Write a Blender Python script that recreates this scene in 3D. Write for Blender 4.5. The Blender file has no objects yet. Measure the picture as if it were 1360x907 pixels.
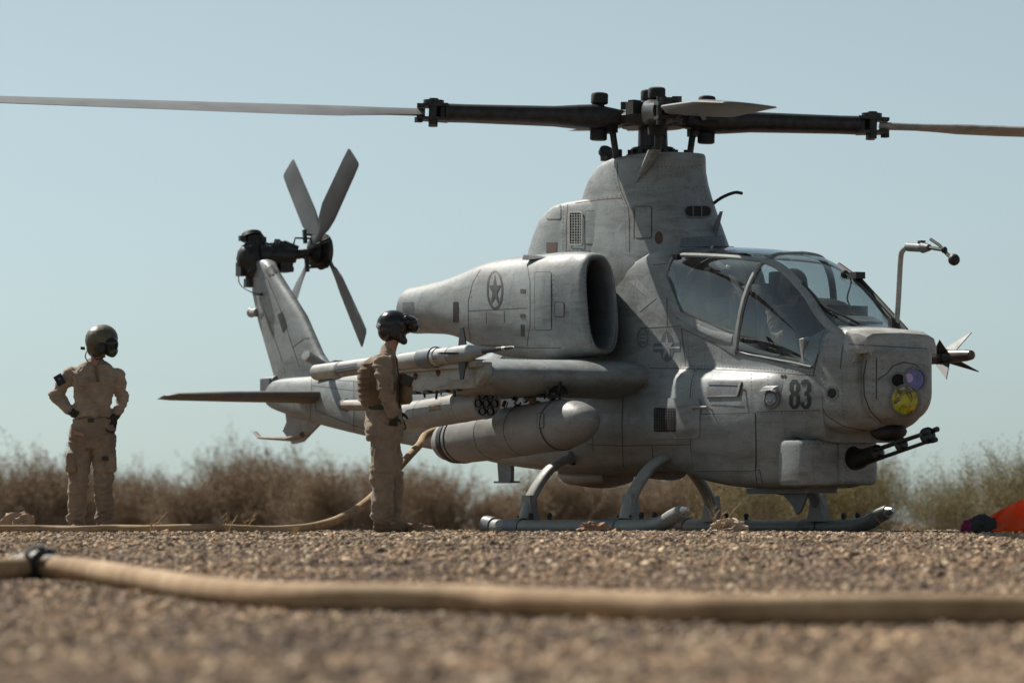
import bpy, bmesh, math, random
import numpy as np
from mathutils import Vector, Matrix, noise, geometry
from mathutils.bvhtree import BVHTree
R = math.radians
D = bpy.data
SC = bpy.context.scene
COL = SC.collection
rnd = random.Random(7)

# ------------------------------------------------------------------ camera
FPX, HC = 5244.0, 0.075                    # focal length in photo pixels, eye height above the pad
PITCH = math.atan((697 - 453.5) / FPX)
cam = D.cameras.new('camera'); camo = D.objects.new('camera', cam); COL.objects.link(camo)
cam.sensor_width = 36.0; cam.lens = FPX / 1360 * 36; cam.clip_start = 0.5; cam.clip_end = 9000
camo.location = (0, 0, HC); camo.rotation_euler = (R(90) + PITCH, 0, 0)
cam.dof.use_dof = True; cam.dof.focus_distance = 36.0; cam.dof.aperture_fstop = 2.4
SC.camera = camo

# ------------------------------------------------------------------ sky, sun, exposure
SUN_AZ = Vector((-0.66, 0.75)).normalized(); SUN_EL = R(47)
w = D.worlds.new('World'); SC.world = w; w.use_nodes = True
nt = w.node_tree; nt.nodes.clear()
sky = nt.nodes.new('ShaderNodeTexSky'); sky.sky_type = 'NISHITA'; sky.sun_disc = False
sky.sun_elevation = SUN_EL; sky.sun_rotation = math.atan2(SUN_AZ.x, SUN_AZ.y)
sky.air_density = 0.7; sky.dust_density = 0.8; sky.ozone_density = 2.0; sky.altitude = 200
tint = nt.nodes.new('ShaderNodeMix'); tint.data_type = 'RGBA'; tint.blend_type = 'MULTIPLY'
tint.inputs[0].default_value = 1.0; tint.inputs[7].default_value = (0.885, 1.03, 1.015, 1)
hsv = nt.nodes.new('ShaderNodeHueSaturation'); hsv.inputs['Saturation'].default_value = 0.36
bg = nt.nodes.new('ShaderNodeBackground'); bg.inputs[1].default_value = 0.067
wo = nt.nodes.new('ShaderNodeOutputWorld')
nt.links.new(sky.outputs[0], hsv.inputs['Color']); nt.links.new(hsv.outputs[0], tint.inputs[6])
nt.links.new(tint.outputs[2], bg.inputs[0]); nt.links.new(bg.outputs[0], wo.inputs[0])
sun = D.lights.new('sun', 'SUN'); sun.energy = 5.0; sun.angle = R(0.53); sun.color = (1, 0.94, 0.84)
suno = D.objects.new('sun', sun); COL.objects.link(suno)
sd = Vector((SUN_AZ.x * math.cos(SUN_EL), SUN_AZ.y * math.cos(SUN_EL), math.sin(SUN_EL)))
suno.rotation_euler = (-sd).to_track_quat('-Z', 'Y').to_euler(); suno.location = sd * 60
SC.view_settings.view_transform = 'Standard'; SC.view_settings.look = 'None'
SC.view_settings.exposure = 0.35; SC.view_settings.gamma = 1.0; SC.view_settings.use_curve_mapping = False

# ------------------------------------------------------------------ pixel (of the 1360 x 907 photo) <-> place
A_H = R(28.6); SH, CH = math.sin(A_H), math.cos(A_H)
MX, MY = 1.36, 38.0                        # the rotor mast on the ground
ROOT = Matrix.Translation((MX, MY, 0)) @ Matrix.Rotation(-math.pi / 2 + A_H, 4, 'Z')
RINV = ROOT.inverted()
CR = camo.rotation_euler.to_matrix()
def ray(u, v):
    return (CR @ Vector(((u - 680) / FPX, (453.5 - v) / FPX, -1))).normalized()
def at(u, v, d):
    "world point seen at pixel (u,v) at depth d"
    r = ray(u, v); return Vector((0, 0, HC)) + r * (d / r.y)
def lray(u, v):
    "the same ray in the helicopter's own axes (x forward, y to port, z up)"
    return RINV @ Vector((0, 0, HC)), (RINV.to_3x3() @ ray(u, v)).normalized()
def ly(u, v, y):
    o, d = lray(u, v); return o + d * ((y - o.y) / d.y)
def lx(u, v, x):
    o, d = lray(u, v); return o + d * ((x - o.x) / d.x)

# ------------------------------------------------------------------ helpers
def link(o, parent=None):
    COL.objects.link(o)
    if parent: o.parent = parent
    return o
def tag(o, label=None, cat=None, group=None, kind=None):
    if label: o['label'] = label
    if cat: o['category'] = cat
    if group: o['group'] = group
    if kind: o['kind'] = kind
    return o
def empty(name, loc=(0, 0, 0), rz=0.0):
    o = D.objects.new(name, None); o.location = loc; o.rotation_euler = (0, 0, rz); o.empty_display_size = .2
    return link(o)
def frame_of(t):
    t = Vector(t).normalized()
    a = Vector((0, 0, 1)) if abs(t.z) < .9 else Vector((1, 0, 0))
    s = t.cross(a).normalized(); return s, s.cross(t).normalized(), t
def spline(pts, n):
    "Catmull-Rom through pts, n steps per span"
    P = [Vector(p) for p in pts]; out = []
    for i in range(len(P) - 1):
        p0 = P[max(i - 1, 0)]; p1 = P[i]; p2 = P[i + 1]; p3 = P[min(i + 2, len(P) - 1)]
        for k in range(n):
            t = k / n
            out.append(.5 * ((2 * p1) + (p2 - p0) * t + (2 * p0 - 5 * p1 + 4 * p2 - p3) * t * t + (3 * p1 - p0 - 3 * p2 + p3) * t ** 3))
    out.append(P[-1]); return out
class MB:
    def __init__(s): s.v = []; s.f = []
    def add(s, v, f):
        b = len(s.v); s.v += [Vector(p) for p in v]; s.f += [tuple(b + i for i in q) for q in f]; return s
    def box(s, c, d, m=None, taper=1.0):
        c = Vector(c); x, y, z = [q / 2 for q in d]; M3 = m or Matrix.Identity(3)
        vs = [c + M3 @ Vector((i * x * (taper if k > 0 else 1), j * y * (taper if k > 0 else 1), k * z)) for k in (-1, 1) for j in (-1, 1) for i in (-1, 1)]
        return s.add(vs, [(0, 2, 3, 1), (4, 5, 7, 6), (0, 1, 5, 4), (2, 6, 7, 3), (0, 4, 6, 2), (1, 3, 7, 5)])
    def rings(s, rs, cap=True, closed=True):
        n = len(rs[0]); v = [p for r in rs for p in r]; f = []
        for i in range(len(rs) - 1):
            for j in range(n if closed else n - 1):
                k = (j + 1) % n; f.append((i * n + j, i * n + k, (i + 1) * n + k, (i + 1) * n + j))
        if cap and closed:
            f.append(tuple(range(n))[::-1]); f.append(tuple((len(rs) - 1) * n + j for j in range(n)))
        return s.add(v, f)
    def tube(s, pts, r, n=8, cap=True, flat=1.0):
        pts = [Vector(p) for p in pts]; rs = []; rr = r if isinstance(r, (list, tuple)) else [r] * len(pts)
        a = None
        for i, p in enumerate(pts):
            t = (pts[min(i + 1, len(pts) - 1)] - pts[max(i - 1, 0)]).normalized()
            if a is None: a, b, _ = frame_of(t)
            else:
                a = (a - t * a.dot(t)).normalized()
            b = a.cross(t).normalized()
            rs.append([p + a * (math.cos(2 * math.pi * k / n) * rr[i]) + b * (math.sin(2 * math.pi * k / n) * rr[i] * flat) for k in range(n)])
        return s.rings(rs, cap)
    def cyl(s, p0, p1, r0, r1=None, n=16, cap=True):
        return s.tube([p0, p1], [r0, r0 if r1 is None else r1], n, cap)
    def lathe(s, o, d, prof, n=24, ry=1.0):
        "prof: (distance along d, radius)"
        a, b, t = frame_of(d); o = Vector(o)
        return s.rings([[o + t * h + a * (r * math.cos(2 * math.pi * k / n)) + b * (r * ry * math.sin(2 * math.pi * k / n)) for k in range(n)] for h, r in prof])
    def ball(s, c, r, n=14, m=8, sc=(1, 1, 1)):
        c = Vector(c); rs = []
        for i in range(m + 1):
            th = -math.pi / 2 + math.pi * i / m; q = max(math.cos(th), .02)
            rs.append([c + Vector((sc[0] * r * q * math.cos(2 * math.pi * k / n), sc[1] * r * q * math.sin(2 * math.pi * k / n), sc[2] * r * math.sin(th))) for k in range(n)])
        return s.rings(rs)
    def prism(s, poly, off):
        "poly: closed list of points; off: thickness vector"
        off = Vector(off); n = len(poly); v = [Vector(p) for p in poly]; v += [p + off for p in v]
        return s.add(v, [tuple(range(n))[::-1], tuple(range(n, 2 * n))] + [(i, (i + 1) % n, n + (i + 1) % n, n + i) for i in range(n)])
    def build(s, name, mat, parent=None, smooth=True, ang=35, bevel=0, clean=True):
        me = D.meshes.new(name)
        me.from_pydata([tuple(p) for p in s.v], [], s.f)
        bm = bmesh.new(); bm.from_mesh(me)
        if clean: bmesh.ops.recalc_face_normals(bm, faces=bm.faces)
        if bevel: bmesh.ops.bevel(bm, geom=[e for e in bm.edges if e.is_manifold and e.calc_face_angle(0) > R(40)], offset=bevel, segments=2, profile=.5, affect='EDGES')
        bm.to_mesh(me); bm.free()
        if smooth:
            me.shade_smooth()
            if ang < 180: me.set_sharp_from_angle(angle=R(ang))
        me.materials.append(mat)
        return link(D.objects.new(name, me), parent)

# ------------------------------------------------------------------ materials
def newmat(name):
    m = D.materials.new(name); m.use_nodes = True; n = m.node_tree.nodes; n.clear()
    o = n.new('ShaderNodeOutputMaterial'); b = n.new('ShaderNodeBsdfPrincipled'); m.node_tree.links.new(b.outputs[0], o.inputs[0])
    return m, m.node_tree, b, o
def nz(nt, co, scale, detail=4, rough=.55, dist=0):
    t = nt.nodes.new('ShaderNodeTexNoise'); t.inputs['Scale'].default_value = scale; t.inputs['Detail'].default_value = detail
    t.inputs['Roughness'].default_value = rough; t.inputs['Distortion'].default_value = dist
    nt.links.new(co, t.inputs['Vector']); return t.outputs['Fac']
def rampn(nt, f, stops):
    r = nt.nodes.new('ShaderNodeValToRGB'); e = r.color_ramp.elements
    while len(e) > 1: e.remove(e[-1])
    for i, (p, c) in enumerate(stops):
        c = c if len(c) == 4 else (*c, 1)
        if i == 0: e[0].position = p; e[0].color = c
        else: q = e.new(p); q.color = c
    nt.links.new(f, r.inputs[0]); return r.outputs[0]
def mixc(nt, f, a, b, mode='MIX'):
    m = nt.nodes.new('ShaderNodeMix'); m.data_type = 'RGBA'; m.blend_type = mode
    for s, x in ((m.inputs[0], f), (m.inputs[6], a), (m.inputs[7], b)):
        if isinstance(x, (int, float)): s.default_value = x
        elif isinstance(x, tuple): s.default_value = x if len(x) == 4 else (*x, 1)
        else: nt.links.new(x, s)
    return m.outputs[2]
def objco(nt, scale=(1, 1, 1)):
    c = nt.nodes.new('ShaderNodeTexCoord'); mp = nt.nodes.new('ShaderNodeMapping'); mp.inputs['Scale'].default_value = scale
    nt.links.new(c.outputs['Object'], mp.inputs[0]); return mp.outputs[0]
def bump(nt, b, h, strength=.3, dist=.01):
    n = nt.nodes.new('ShaderNodeBump'); n.inputs['Strength'].default_value = strength; n.inputs['Distance'].default_value = dist
    nt.links.new(h, n.inputs['Height']); nt.links.new(n.outputs[0], b.inputs['Normal'])
def simple(name, col, rough=.6, metal=0, var=.15, scale=8, bmp=0, bscale=40, spec=.5):
    m, nt, b, o = newmat(name); co = objco(nt)
    f = nz(nt, co, scale)
    lo = tuple(c * (1 - var) for c in col); hi = tuple(min(1, c * (1 + var)) for c in col)
    nt.links.new(rampn(nt, f, [(.3, lo), (.7, hi)]), b.inputs['Base Color'])
    b.inputs['Roughness'].default_value = rough; b.inputs['Metallic'].default_value = metal; b.inputs['Specular IOR Level'].default_value = spec
    if bmp: bump(nt, b, nz(nt, co, bscale), bmp, .01)
    return m

# ------------------------------------------------------------------ ground
def sst(a, b, x):
    t = min(1, max(0, (x - a) / (b - a))); return t * t * (3 - 2 * t)
def gz(x, y):
    "ground height: the pad is at 0, the gravel falls away towards the camera and a little beyond the pad"
    z = -0.285 + 0.285 * sst(11, 33.0, y) if y < 33.0 else 0.0
    z -= 0.35 * sst(44, 70, y)
    f = (.3 + .7 * sst(20, 29, y)) if y < 50 else 0
    z += f * (.024 * noise.noise(Vector((x * .5, y * .35, 0))) + .008 * noise.noise(Vector((x * 2.1, y * 1.7, 5))))
    return z
MG, nt_, b_, o_ = newmat('desert_ground')
co = objco(nt_)
c1 = rampn(nt_, nz(nt_, co, 9, 6, .7), [(.3, (.09, .064, .044)), (.5, (.20, .14, .095)), (.72, (.34, .245, .16))])
c2 = rampn(nt_, nz(nt_, co, 45, 4, .7), [(.38, (.05, .04, .034)), (.6, (.24, .175, .125))])
c3 = rampn(nt_, nz(nt_, co, .35, 3), [(.35, (.70, .66, .64)), (.5, (1, .92, .85)), (.65, (1.15, .98, .82))])
nt_.links.new(mixc(nt_, 1, mixc(nt_, .5, c1, c2), c3, 'MULTIPLY'), b_.inputs['Base Color'])
b_.inputs['Roughness'].default_value = .95; b_.inputs['Specular IOR Level'].default_value = .15
bump(nt_, b_, nz(nt_, co, 30, 6, .75), 1.0, .04)
def axis(segs):
    out = []
    for a, b, n in segs: out += [a + (b - a) * i / n for i in range(n)]
    return out + [segs[-1][1]]
xs = axis([(-3000, -200, 12), (-200, -20, 24), (-20, -7, 26), (-7, 7, 120), (7, 20, 26), (20, 200, 24), (200, 3000, 12)])
ys = axis([(-400, 4, 14), (4, 16, 110), (16, 44, 170), (44, 80, 24), (80, 400, 20), (400, 6000, 14)])
vs = [(x, y, gz(x, y)) for y in ys for x in xs]; nx = len(xs)
fs = [(j * nx + i, j * nx + i + 1, (j + 1) * nx + i + 1, (j + 1) * nx + i) for j in range(len(ys) - 1) for i in range(nx - 1)]
me = D.meshes.new('ground'); me.from_pydata(vs, [], fs); me.shade_smooth(); me.materials.append(MG)
tag(link(D.objects.new('ground', me)), kind='structure')

# gravel: stones nobody could count, scattered over a patch that follows the ground
MST, nt_, b_, o_ = newmat('gravel_stone')
oi = nt_.nodes.new('ShaderNodeObjectInfo'); co = objco(nt_)
cc = rampn(nt_, oi.outputs['Random'], [(0, (.06, .05, .048)), (.15, (.17, .13, .115)), (.3, (.38, .26, .165)), (.45, (.10, .078, .075)), (.6, (.46, .33, .21)), (.72, (.2, .15, .13)), (.85, (.55, .42, .28)), (.95, (.78, .66, .50)), (1, (.12, .095, .085))])
nt_.links.new(mixc(nt_, .22, cc, rampn(nt_, nz(nt_, co, 3, 3), [(.3, (.14, .105, .085)), (.7, (.48, .36, .25))])), b_.inputs['Base Color'])
b_.inputs['Roughness'].default_value = .85; b_.inputs['Specular IOR Level'].default_value = .25
gp_ = nt_.nodes.new('ShaderNodeNewGeometry'); src_ = b_.inputs['Base Color'].links[0].from_socket     # soil-stained patches run over many stones
nt_.links.new(mixc(nt_, 1, src_, rampn(nt_, nz(nt_, gp_.outputs['Position'], .9, 5, .65), [(.38, (.66, .62, .61)), (.5, (1.05, .99, .92)), (.62, (1.35, 1.22, 1.08))]), 'MULTIPLY'), b_.inputs['Base Color'])
stones = D.collections.new('stone_shapes')
for k in range(7):
    bm = bmesh.new(); bmesh.ops.create_icosphere(bm, subdivisions=2, radius=1)
    sx, sy, sz = rnd.uniform(.8, 1.3), rnd.uniform(.7, 1.1), rnd.uniform(.45, .8)
    for v in bm.verts:
        n1 = noise.noise(v.co * 1.3 + Vector((k * 9, 0, 0))); v.co *= 1 + .55 * n1
        for q in range(4):                                  # chip flat faces off
            nn = Vector((math.sin(q * 2.1 + k), math.cos(q * 1.7 + k * 2), math.sin(q + k * 1.3) * .7)).normalized()
            dd = v.co.dot(nn)
            if dd > .72: v.co -= nn * (dd - .72)
        v.co = Vector((v.co.x * sx, v.co.y * sy, v.co.z * sz))
    me = D.meshes.new('stone'); bm.to_mesh(me); bm.free(); me.materials.append(MST)
    stones.objects.link(D.objects.new('stone', me))
def gravel(name, x0, x1, y0, y1, wid, dens, smin, smax, seed, pwr=2.6):
    "patch narrows with the field of view: wid = half width per metre of depth"
    n = 60; m = 16; v = []; f = []
    for j in range(n + 1):
        y = y0 + (y1 - y0) * j / n
        for i in range(m + 1):
            x = (i / m * 2 - 1) * (wid * y + 3.5); v.append((x, y, gz(x, y)))
    for j in range(n):
        for i in range(m): a = j * (m + 1) + i; f.append((a, a + 1, a + m + 2, a + m + 1))
    me = D.meshes.new(name); me.from_pydata(v, [], f); o = link(D.objects.new(name, me)); o['kind'] = 'stuff'
    ng = D.node_groups.new(name, 'GeometryNodeTree'); ng.interface.new_socket('Geometry', in_out='INPUT', socket_type='NodeSocketGeometry'); ng.interface.new_socket('Geometry', in_out='OUTPUT', socket_type='NodeSocketGeometry')
    N = ng.nodes; L = ng.links
    gi = N.new('NodeGroupInput'); go = N.new('NodeGroupOutput'); dp = N.new('GeometryNodeDistributePointsOnFaces'); dp.inputs['Density'].default_value = dens; dp.inputs['Seed'].default_value = seed
    ci = N.new('GeometryNodeCollectionInfo'); ci.inputs[0].default_value = stones; ci.inputs['Separate Children'].default_value = True; ci.inputs['Reset Children'].default_value = True
    ip = N.new('GeometryNodeInstanceOnPoints'); ip.inputs['Pick Instance'].default_value = True
    rs = N.new('FunctionNodeRandomValue'); rs.data_type = 'FLOAT'; rs.inputs[2].default_value = 0; rs.inputs[3].default_value = 1
    pw = N.new('ShaderNodeMath'); pw.operation = 'POWER'; pw.inputs[1].default_value = pwr
    mr = N.new('ShaderNodeMapRange'); mr.inputs[3].default_value = smin; mr.inputs[4].default_value = smax
    rr = N.new('FunctionNodeRandomValue'); rr.data_type = 'FLOAT_VECTOR'; rr.inputs[0].default_value = (-.5, -.5, 0); rr.inputs[1].default_value = (.5, .5, 6.28)
    nzt = N.new('ShaderNodeTexNoise'); nzt.inputs['Scale'].default_value = 1.3; nzt.inputs['Detail'].default_value = 4
    mm = N.new('ShaderNodeMapRange'); mm.inputs[1].default_value = .40; mm.inputs[2].default_value = .60; mm.inputs[3].default_value = dens * .35; mm.inputs[4].default_value = dens * 1.25
    L.new(nzt.outputs['Fac'], mm.inputs[0]); L.new(mm.outputs[0], dp.inputs['Density'])
    L.new(gi.outputs[0], dp.inputs[0]); L.new(dp.outputs[0], ip.inputs[0]); L.new(ci.outputs[0], ip.inputs['Instance'])
    L.new(rs.outputs[1], pw.inputs[0]); L.new(pw.outputs[0], mr.inputs[0]); L.new(mr.outputs[0], ip.inputs['Scale']); L.new(rr.outputs[0], ip.inputs['Rotation']); L.new(ip.outputs[0], go.inputs[0])
    md = o.modifiers.new('scatter', 'NODES'); md.node_group = ng
    return o
gravel('gravel', 0, 0, 7.0, 20, .145, 1100, .004, .020, 3)
gravel('gravel', 0, 0, 45, 75, .17, 90, .010, .04, 13)
gravel('gravel', 0, 0, 20, 45, .145, 460, .006, .026, 5)
gravel('gravel', 0, 0, 7.0, 45, .145, 60, .012, .038, 9, 1.8)

# ================================================================== helicopter materials
def paint(name, base, dirt=(.11, .08, .055), amount=.6, rough=.5, streak=True):
    m, nt, b, o = newmat(name); co = objco(nt)
    big = nz(nt, co, 1.1, 5, .6, .4); mid = nz(nt, co, 5.5, 6, .65, .3); fine = nz(nt, co, 55, 3, .6)
    lo = tuple(c * .62 for c in base); hi = tuple(c * 1.25 for c in base)
    c = rampn(nt, big, [(.3, lo), (.5, base), (.72, hi)])
    c = mixc(nt, .55, c, rampn(nt, mid, [(.32, tuple(q * .7 for q in base)), (.55, base), (.75, tuple(q * 1.22 for q in base))]))
    # rubbed-off and re-sprayed patches with hard edges
    pt = rampn(nt, nz(nt, objco(nt, (.8, 1, 1.3)), 3.1, 2, .4, 1.2), [(.56, (0, 0, 0)), (.575, (1, 1, 1))])
    c = mixc(nt, mixc(nt, .35, (0, 0, 0), pt), c, tuple(q * 1.2 for q in base))
    if streak:   # rusty dust running back and down
        st = rampn(nt, nz(nt, objco(nt, (.55, 1.5, 3.2)), 2.6, 6, .7, .6), [(.47, (0, 0, 0)), (.70, (amount,) * 3)])
        c = mixc(nt, st, c, dirt)
        s2 = rampn(nt, nz(nt, objco(nt, (6, 6, .7)), 3.5, 4, .6), [(.6, (0, 0, 0)), (.75, (amount * .6,) * 3)])
        c = mixc(nt, s2, c, (.045, .04, .04))
    sp = rampn(nt, fine, [(.3, (.86, .86, .86)), (.6, (1.04, 1.03, 1.02))])
    nt.links.new(mixc(nt, 1, c, sp, 'MULTIPLY'), b.inputs['Base Color'])
    nt.links.new(rampn(nt, mid, [(.3, (rough - .12,) * 3), (.7, (rough + .14,) * 3)]), b.inputs['Roughness'])
    b.inputs['Specular IOR Level'].default_value = .45
    bump(nt, b, mid, .22, .02)
    return m
GREY = paint('haze_grey_paint', (.25, .278, .288))
GREY2 = paint('darker_grey_paint', (.15, .175, .20))
STABM = paint('dusty_dark_paint', (.13, .125, .115), dirt=(.12, .08, .05), amount=.6)
LIGHT = paint('pale_grey_paint', (.37, .385, .38))
BROWNED = paint('dusty_grey_paint', (.26, .235, .21), dirt=(.2, .12, .07), amount=.8)
TANKM = paint('store_paint', (.27, .275, .275), amount=.35)
BLACK = simple('black_paint', (.018, .018, .02), .55, var=.35, scale=12)
DARKM = simple('dark_oily_metal', (.035, .033, .033), .42, .5, .4, 14)
GUNM = simple('gun_metal', (.04, .042, .045), .38, .7, .3, 20)
BLADEM = simple('rotor_blade_grey', (.13, .135, .14), .45, 0, .2, 3)
SEAL = simple('panel_seam', (.075, .07, .065), .8)
SEALR = simple('rusty_seam', (.14, .085, .05), .85)
MARKD = simple('faded_dark_marking', (.05, .05, .052), .65, var=.3, scale=25)
MARKM = simple('faded_mid_marking', (.11, .125, .145), .65, var=.25, scale=25)
MARKL = simple('faded_light_marking', (.27, .29, .30), .65, var=.2, scale=25)
HOLE = simple('deep_black_hole', (.006, .006, .007), .9)
RUBBER = simple('black_rubber', (.02, .02, .02), .75)
STEELW = simple('bare_metal', (.5, .5, .48), .35, .8, .2, 20)
ORG = simple('rust_brown_intake', (.09, .055, .04), .8)

HELI = empty('attack_helicopter')
HELI.matrix_world = ROOT
tag(HELI, 'grey two-seat attack helicopter marked 83, parked on skids with its rotors overhead', 'helicopter')
PARTS = {}
def reg(key, mb): PARTS[key] = BVHTree.FromPolygons([tuple(p) for p in mb.v], [tuple(f) for f in mb.f]); return mb

def hull_from(sections, n_long=7, nsub=3, mirror=True):
    """sections: [x, [(halfwidth, z) bottom centre ... top centre]] -> smooth closed loft"""
    m = len(sections[0][1]); XS = [s[0] for s in sections]
    cols = []
    for j in range(m): cols.append(spline([(s[0], s[1][j][0], s[1][j][1]) for s in sections], n_long))
    rs = []
    for i in range(len(cols[0])):
        half = spline([cols[j][i] for j in range(m)], nsub)
        x = cols[0][i].x
        half = [Vector((x, max(p.y, 0), p.z)) for p in half]
        left = [Vector((x, p.y, p.z)) for p in half]
        right = [Vector((x, -p.y, p.z)) for p in half[1:-1]][::-1]
        rs.append(left + right)
    return MB().rings(rs)
def sup(cx, cy, cz, a, b, n=2.6, k=32, axis='x', tilt=0):
    "superellipse ring in the plane across x (a = lateral, b = vertical) or flat in z (a = along x, b = lateral)"
    out = []
    for i in range(k):
        t = 2 * math.pi * i / k; c, s = math.cos(t), math.sin(t)
        p = (abs(c) ** (2 / n)) * (1 if c >= 0 else -1) * a; q = (abs(s) ** (2 / n)) * (1 if s >= 0 else -1) * b
        out.append(Vector((cx + tilt * q, cy + p, cz + q)) if axis == 'x' else Vector((cx + p, cy + q, cz)))
    return out

# ------------------------------------------------------------------ fuselage (x forward, half width, z)
F = [
 (3.62, [(0, .80), (.26, .80), (.36, .82), (.40, .90), (.42, 1.05), (.43, 1.2), (.43, 1.32), (.43, 1.40), (.42, 1.50), (.38, 1.60), (.22, 1.66), (0, 1.67)]),
 (3.3, [(0, .81), (.28, .81), (.40, .83), (.45, .90), (.48, 1.05), (.49, 1.2), (.48, 1.32), (.46, 1.42), (.45, 1.47), (.42, 1.50), (.30, 1.50), (0, 1.50)]),
 (3.13, [(0, .80), (.26, .80), (.40, .82), (.46, .88), (.50, 1.02), (.52, 1.19), (.50, 1.33), (.47, 1.43), (.455, 1.48), (.43, 1.52), (.32, 1.525), (0, 1.525)]),
 (3.09, [(0, .45), (.24, .45), (.37, .49), (.44, .60), (.51, .90), (.53, 1.18), (.51, 1.33), (.47, 1.43), (.456, 1.485), (.435, 1.53), (.33, 1.53), (0, 1.53)]),
 (2.9, [(0, .41), (.30, .41), (.46, .46), (.53, .60), (.60, .90), (.60, 1.15), (.56, 1.34), (.49, 1.44), (.47, 1.50), (.46, 1.56), (.36, 1.57), (0, 1.57)]),
 (2.3, [(0, .41), (.32, .41), (.50, .46), (.60, .58), (.70, .88), (.70, 1.15), (.64, 1.38), (.51, 1.48), (.49, 1.56), (.48, 1.66), (.40, 1.67), (0, 1.67)]),
 (1.7, [(0, .46), (.32, .46), (.50, .51), (.60, .60), (.74, .85), (.76, 1.15), (.68, 1.42), (.52, 1.52), (.50, 1.65), (.49, 1.88), (.40, 1.90), (0, 1.90)]),
 (1.25, [(0, .555), (.32, .555), (.48, .59), (.60, .66), (.70, .88), (.70, 1.15), (.62, 1.40), (.53, 1.54), (.51, 1.72), (.50, 2.08), (.40, 2.14), (0, 2.14)]),
 (1.0, [(0, .58), (.32, .58), (.47, .61), (.58, .68), (.66, .9), (.65, 1.15), (.60, 1.38), (.54, 1.56), (.52, 1.9), (.50, 2.42), (.42, 2.62), (0, 2.72)]),
 (.4, [(0, .585), (.32, .585), (.46, .62), (.56, .70), (.62, .9), (.61, 1.15), (.58, 1.38), (.56, 1.56), (.53, 1.9), (.50, 2.40), (.42, 2.60), (0, 2.66)]),
 (-.6, [(0, .58), (.32, .58), (.45, .61), (.54, .68), (.58, .9), (.58, 1.15), (.56, 1.38), (.55, 1.56), (.52, 1.85), (.48, 2.2), (.40, 2.40), (0, 2.5)]),
 (-1.8, [(0, .62), (.28, .63), (.40, .67), (.48, .72), (.52, .89), (.52, 1.12), (.51, 1.32), (.50, 1.5), (.47, 1.72), (.42, 2.0), (.32, 2.2), (0, 2.3)]),
 (-2.7, [(0, .69), (.22, .70), (.34, .75), (.42, .84), (.46, .95), (.47, 1.14), (.46, 1.32), (.44, 1.48), (.40, 1.62), (.33, 1.76), (.24, 1.86), (0, 1.92)]),
 (-3.7, [(0, .80), (.16, .81), (.26, .86), (.34, .96), (.38, 1.08), (.39, 1.22), (.38, 1.36), (.36, 1.48), (.32, 1.6), (.26, 1.69), (.18, 1.75), (0, 1.78)]),
 (-5.4, [(0, .97), (.12, .98), (.21, 1.03), (.27, 1.12), (.30, 1.22), (.31, 1.33), (.30, 1.44), (.28, 1.54), (.25, 1.63), (.20, 1.7), (.13, 1.75), (0, 1.77)]),
 (-7.2, [(0, 1.19), (.08, 1.2), (.14, 1.23), (.19, 1.29), (.21, 1.37), (.22, 1.45), (.215, 1.53), (.20, 1.6), (.18, 1.66), (.14, 1.71), (.09, 1.745), (0, 1.76)]),
 (-8.3, [(0, 1.36), (.05, 1.37), (.10, 1.39), (.13, 1.43), (.15, 1.49), (.155, 1.55), (.15, 1.6), (.14, 1.65), (.12, 1.69), (.10, 1.72), (.06, 1.74), (0, 1.75)]),
 (-8.62, [(0, 1.44), (.04, 1.445), (.07, 1.46), (.09, 1.49), (.10, 1.53), (.105, 1.56), (.10, 1.6), (.09, 1.63), (.08, 1.66), (.06, 1.68), (.03, 1.69), (0, 1.7)]),
]
fus = reg('fus', hull_from(F))
FUS = fus.build('fuselage', GREY, HELI, ang=50)

SKIDM = paint('worn_skid_paint', (.25, .26, .25), amount=.4)
# nose: the housing in front of the cockpit with the hood over the sensor turret
N_ = [
 (3.30, [(0, .95), (.30, .95), (.42, 1.02), (.44, 1.2), (.45, 1.38), (.44, 1.52), (.42, 1.64), (.36, 1.72), (.20, 1.76), (0, 1.77)]),
 (3.55, [(0, .88), (.28, .89), (.40, .98), (.43, 1.2), (.44, 1.38), (.43, 1.55), (.41, 1.70), (.34, 1.80), (.18, 1.83), (0, 1.84)]),
 (3.80, [(0, .88), (.26, .90), (.38, 1.0), (.41, 1.2), (.42, 1.38), (.42, 1.55), (.40, 1.70), (.33, 1.79), (.18, 1.81), (0, 1.82)]),
 (4.05, [(0, .93), (.22, .96), (.34, 1.05), (.38, 1.22), (.40, 1.38), (.40, 1.54), (.38, 1.66), (.32, 1.74), (.18, 1.765), (0, 1.77)]),
 (4.09, [(0, 1.1), (.15, 1.1), (.27, 1.15), (.33, 1.25), (.36, 1.38), (.36, 1.52), (.33, 1.62), (.26, 1.68), (.15, 1.69), (0, 1.69)]),
]
nose = reg('nose', hull_from(N_, 5))
NOSE = nose.build('nose_housing', GREY, HELI, ang=38)
hood = MB()
def hring(x, w, zb, zt, r=.07):
    p = [(-w, zb), (-w, zt - r * 1.5), (-w + r * .35, zt - r * .5), (-w + r * 1.2, zt - r * .08), (-w + r * 2.4, zt), (0, zt + .008), (w - r * 2.4, zt), (w - r * 1.2, zt - r * .08), (w - r * .35, zt - r * .5), (w, zt - r * 1.5), (w, zb)]
    p += [(w - .03, zb), (w - .045, zt - r * 2.4), (-w + .045, zt - r * 2.4), (-w + .03, zb)]
    return [Vector((x, a, b)) for a, b in p]
hood.rings([hring(3.90, .39, 1.49, 1.77), hring(3.94, .408, 1.49, 1.79), hring(4.09, .400, 1.49, 1.77), hring(4.12, .395, 1.555, 1.765), hring(4.22, .375, 1.56, 1.735), hring(4.235, .36, 1.57, 1.70)])
reg('hood', hood)
HOOD = hood.build('nose_hood', LIGHT, HELI, ang=40)

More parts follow.
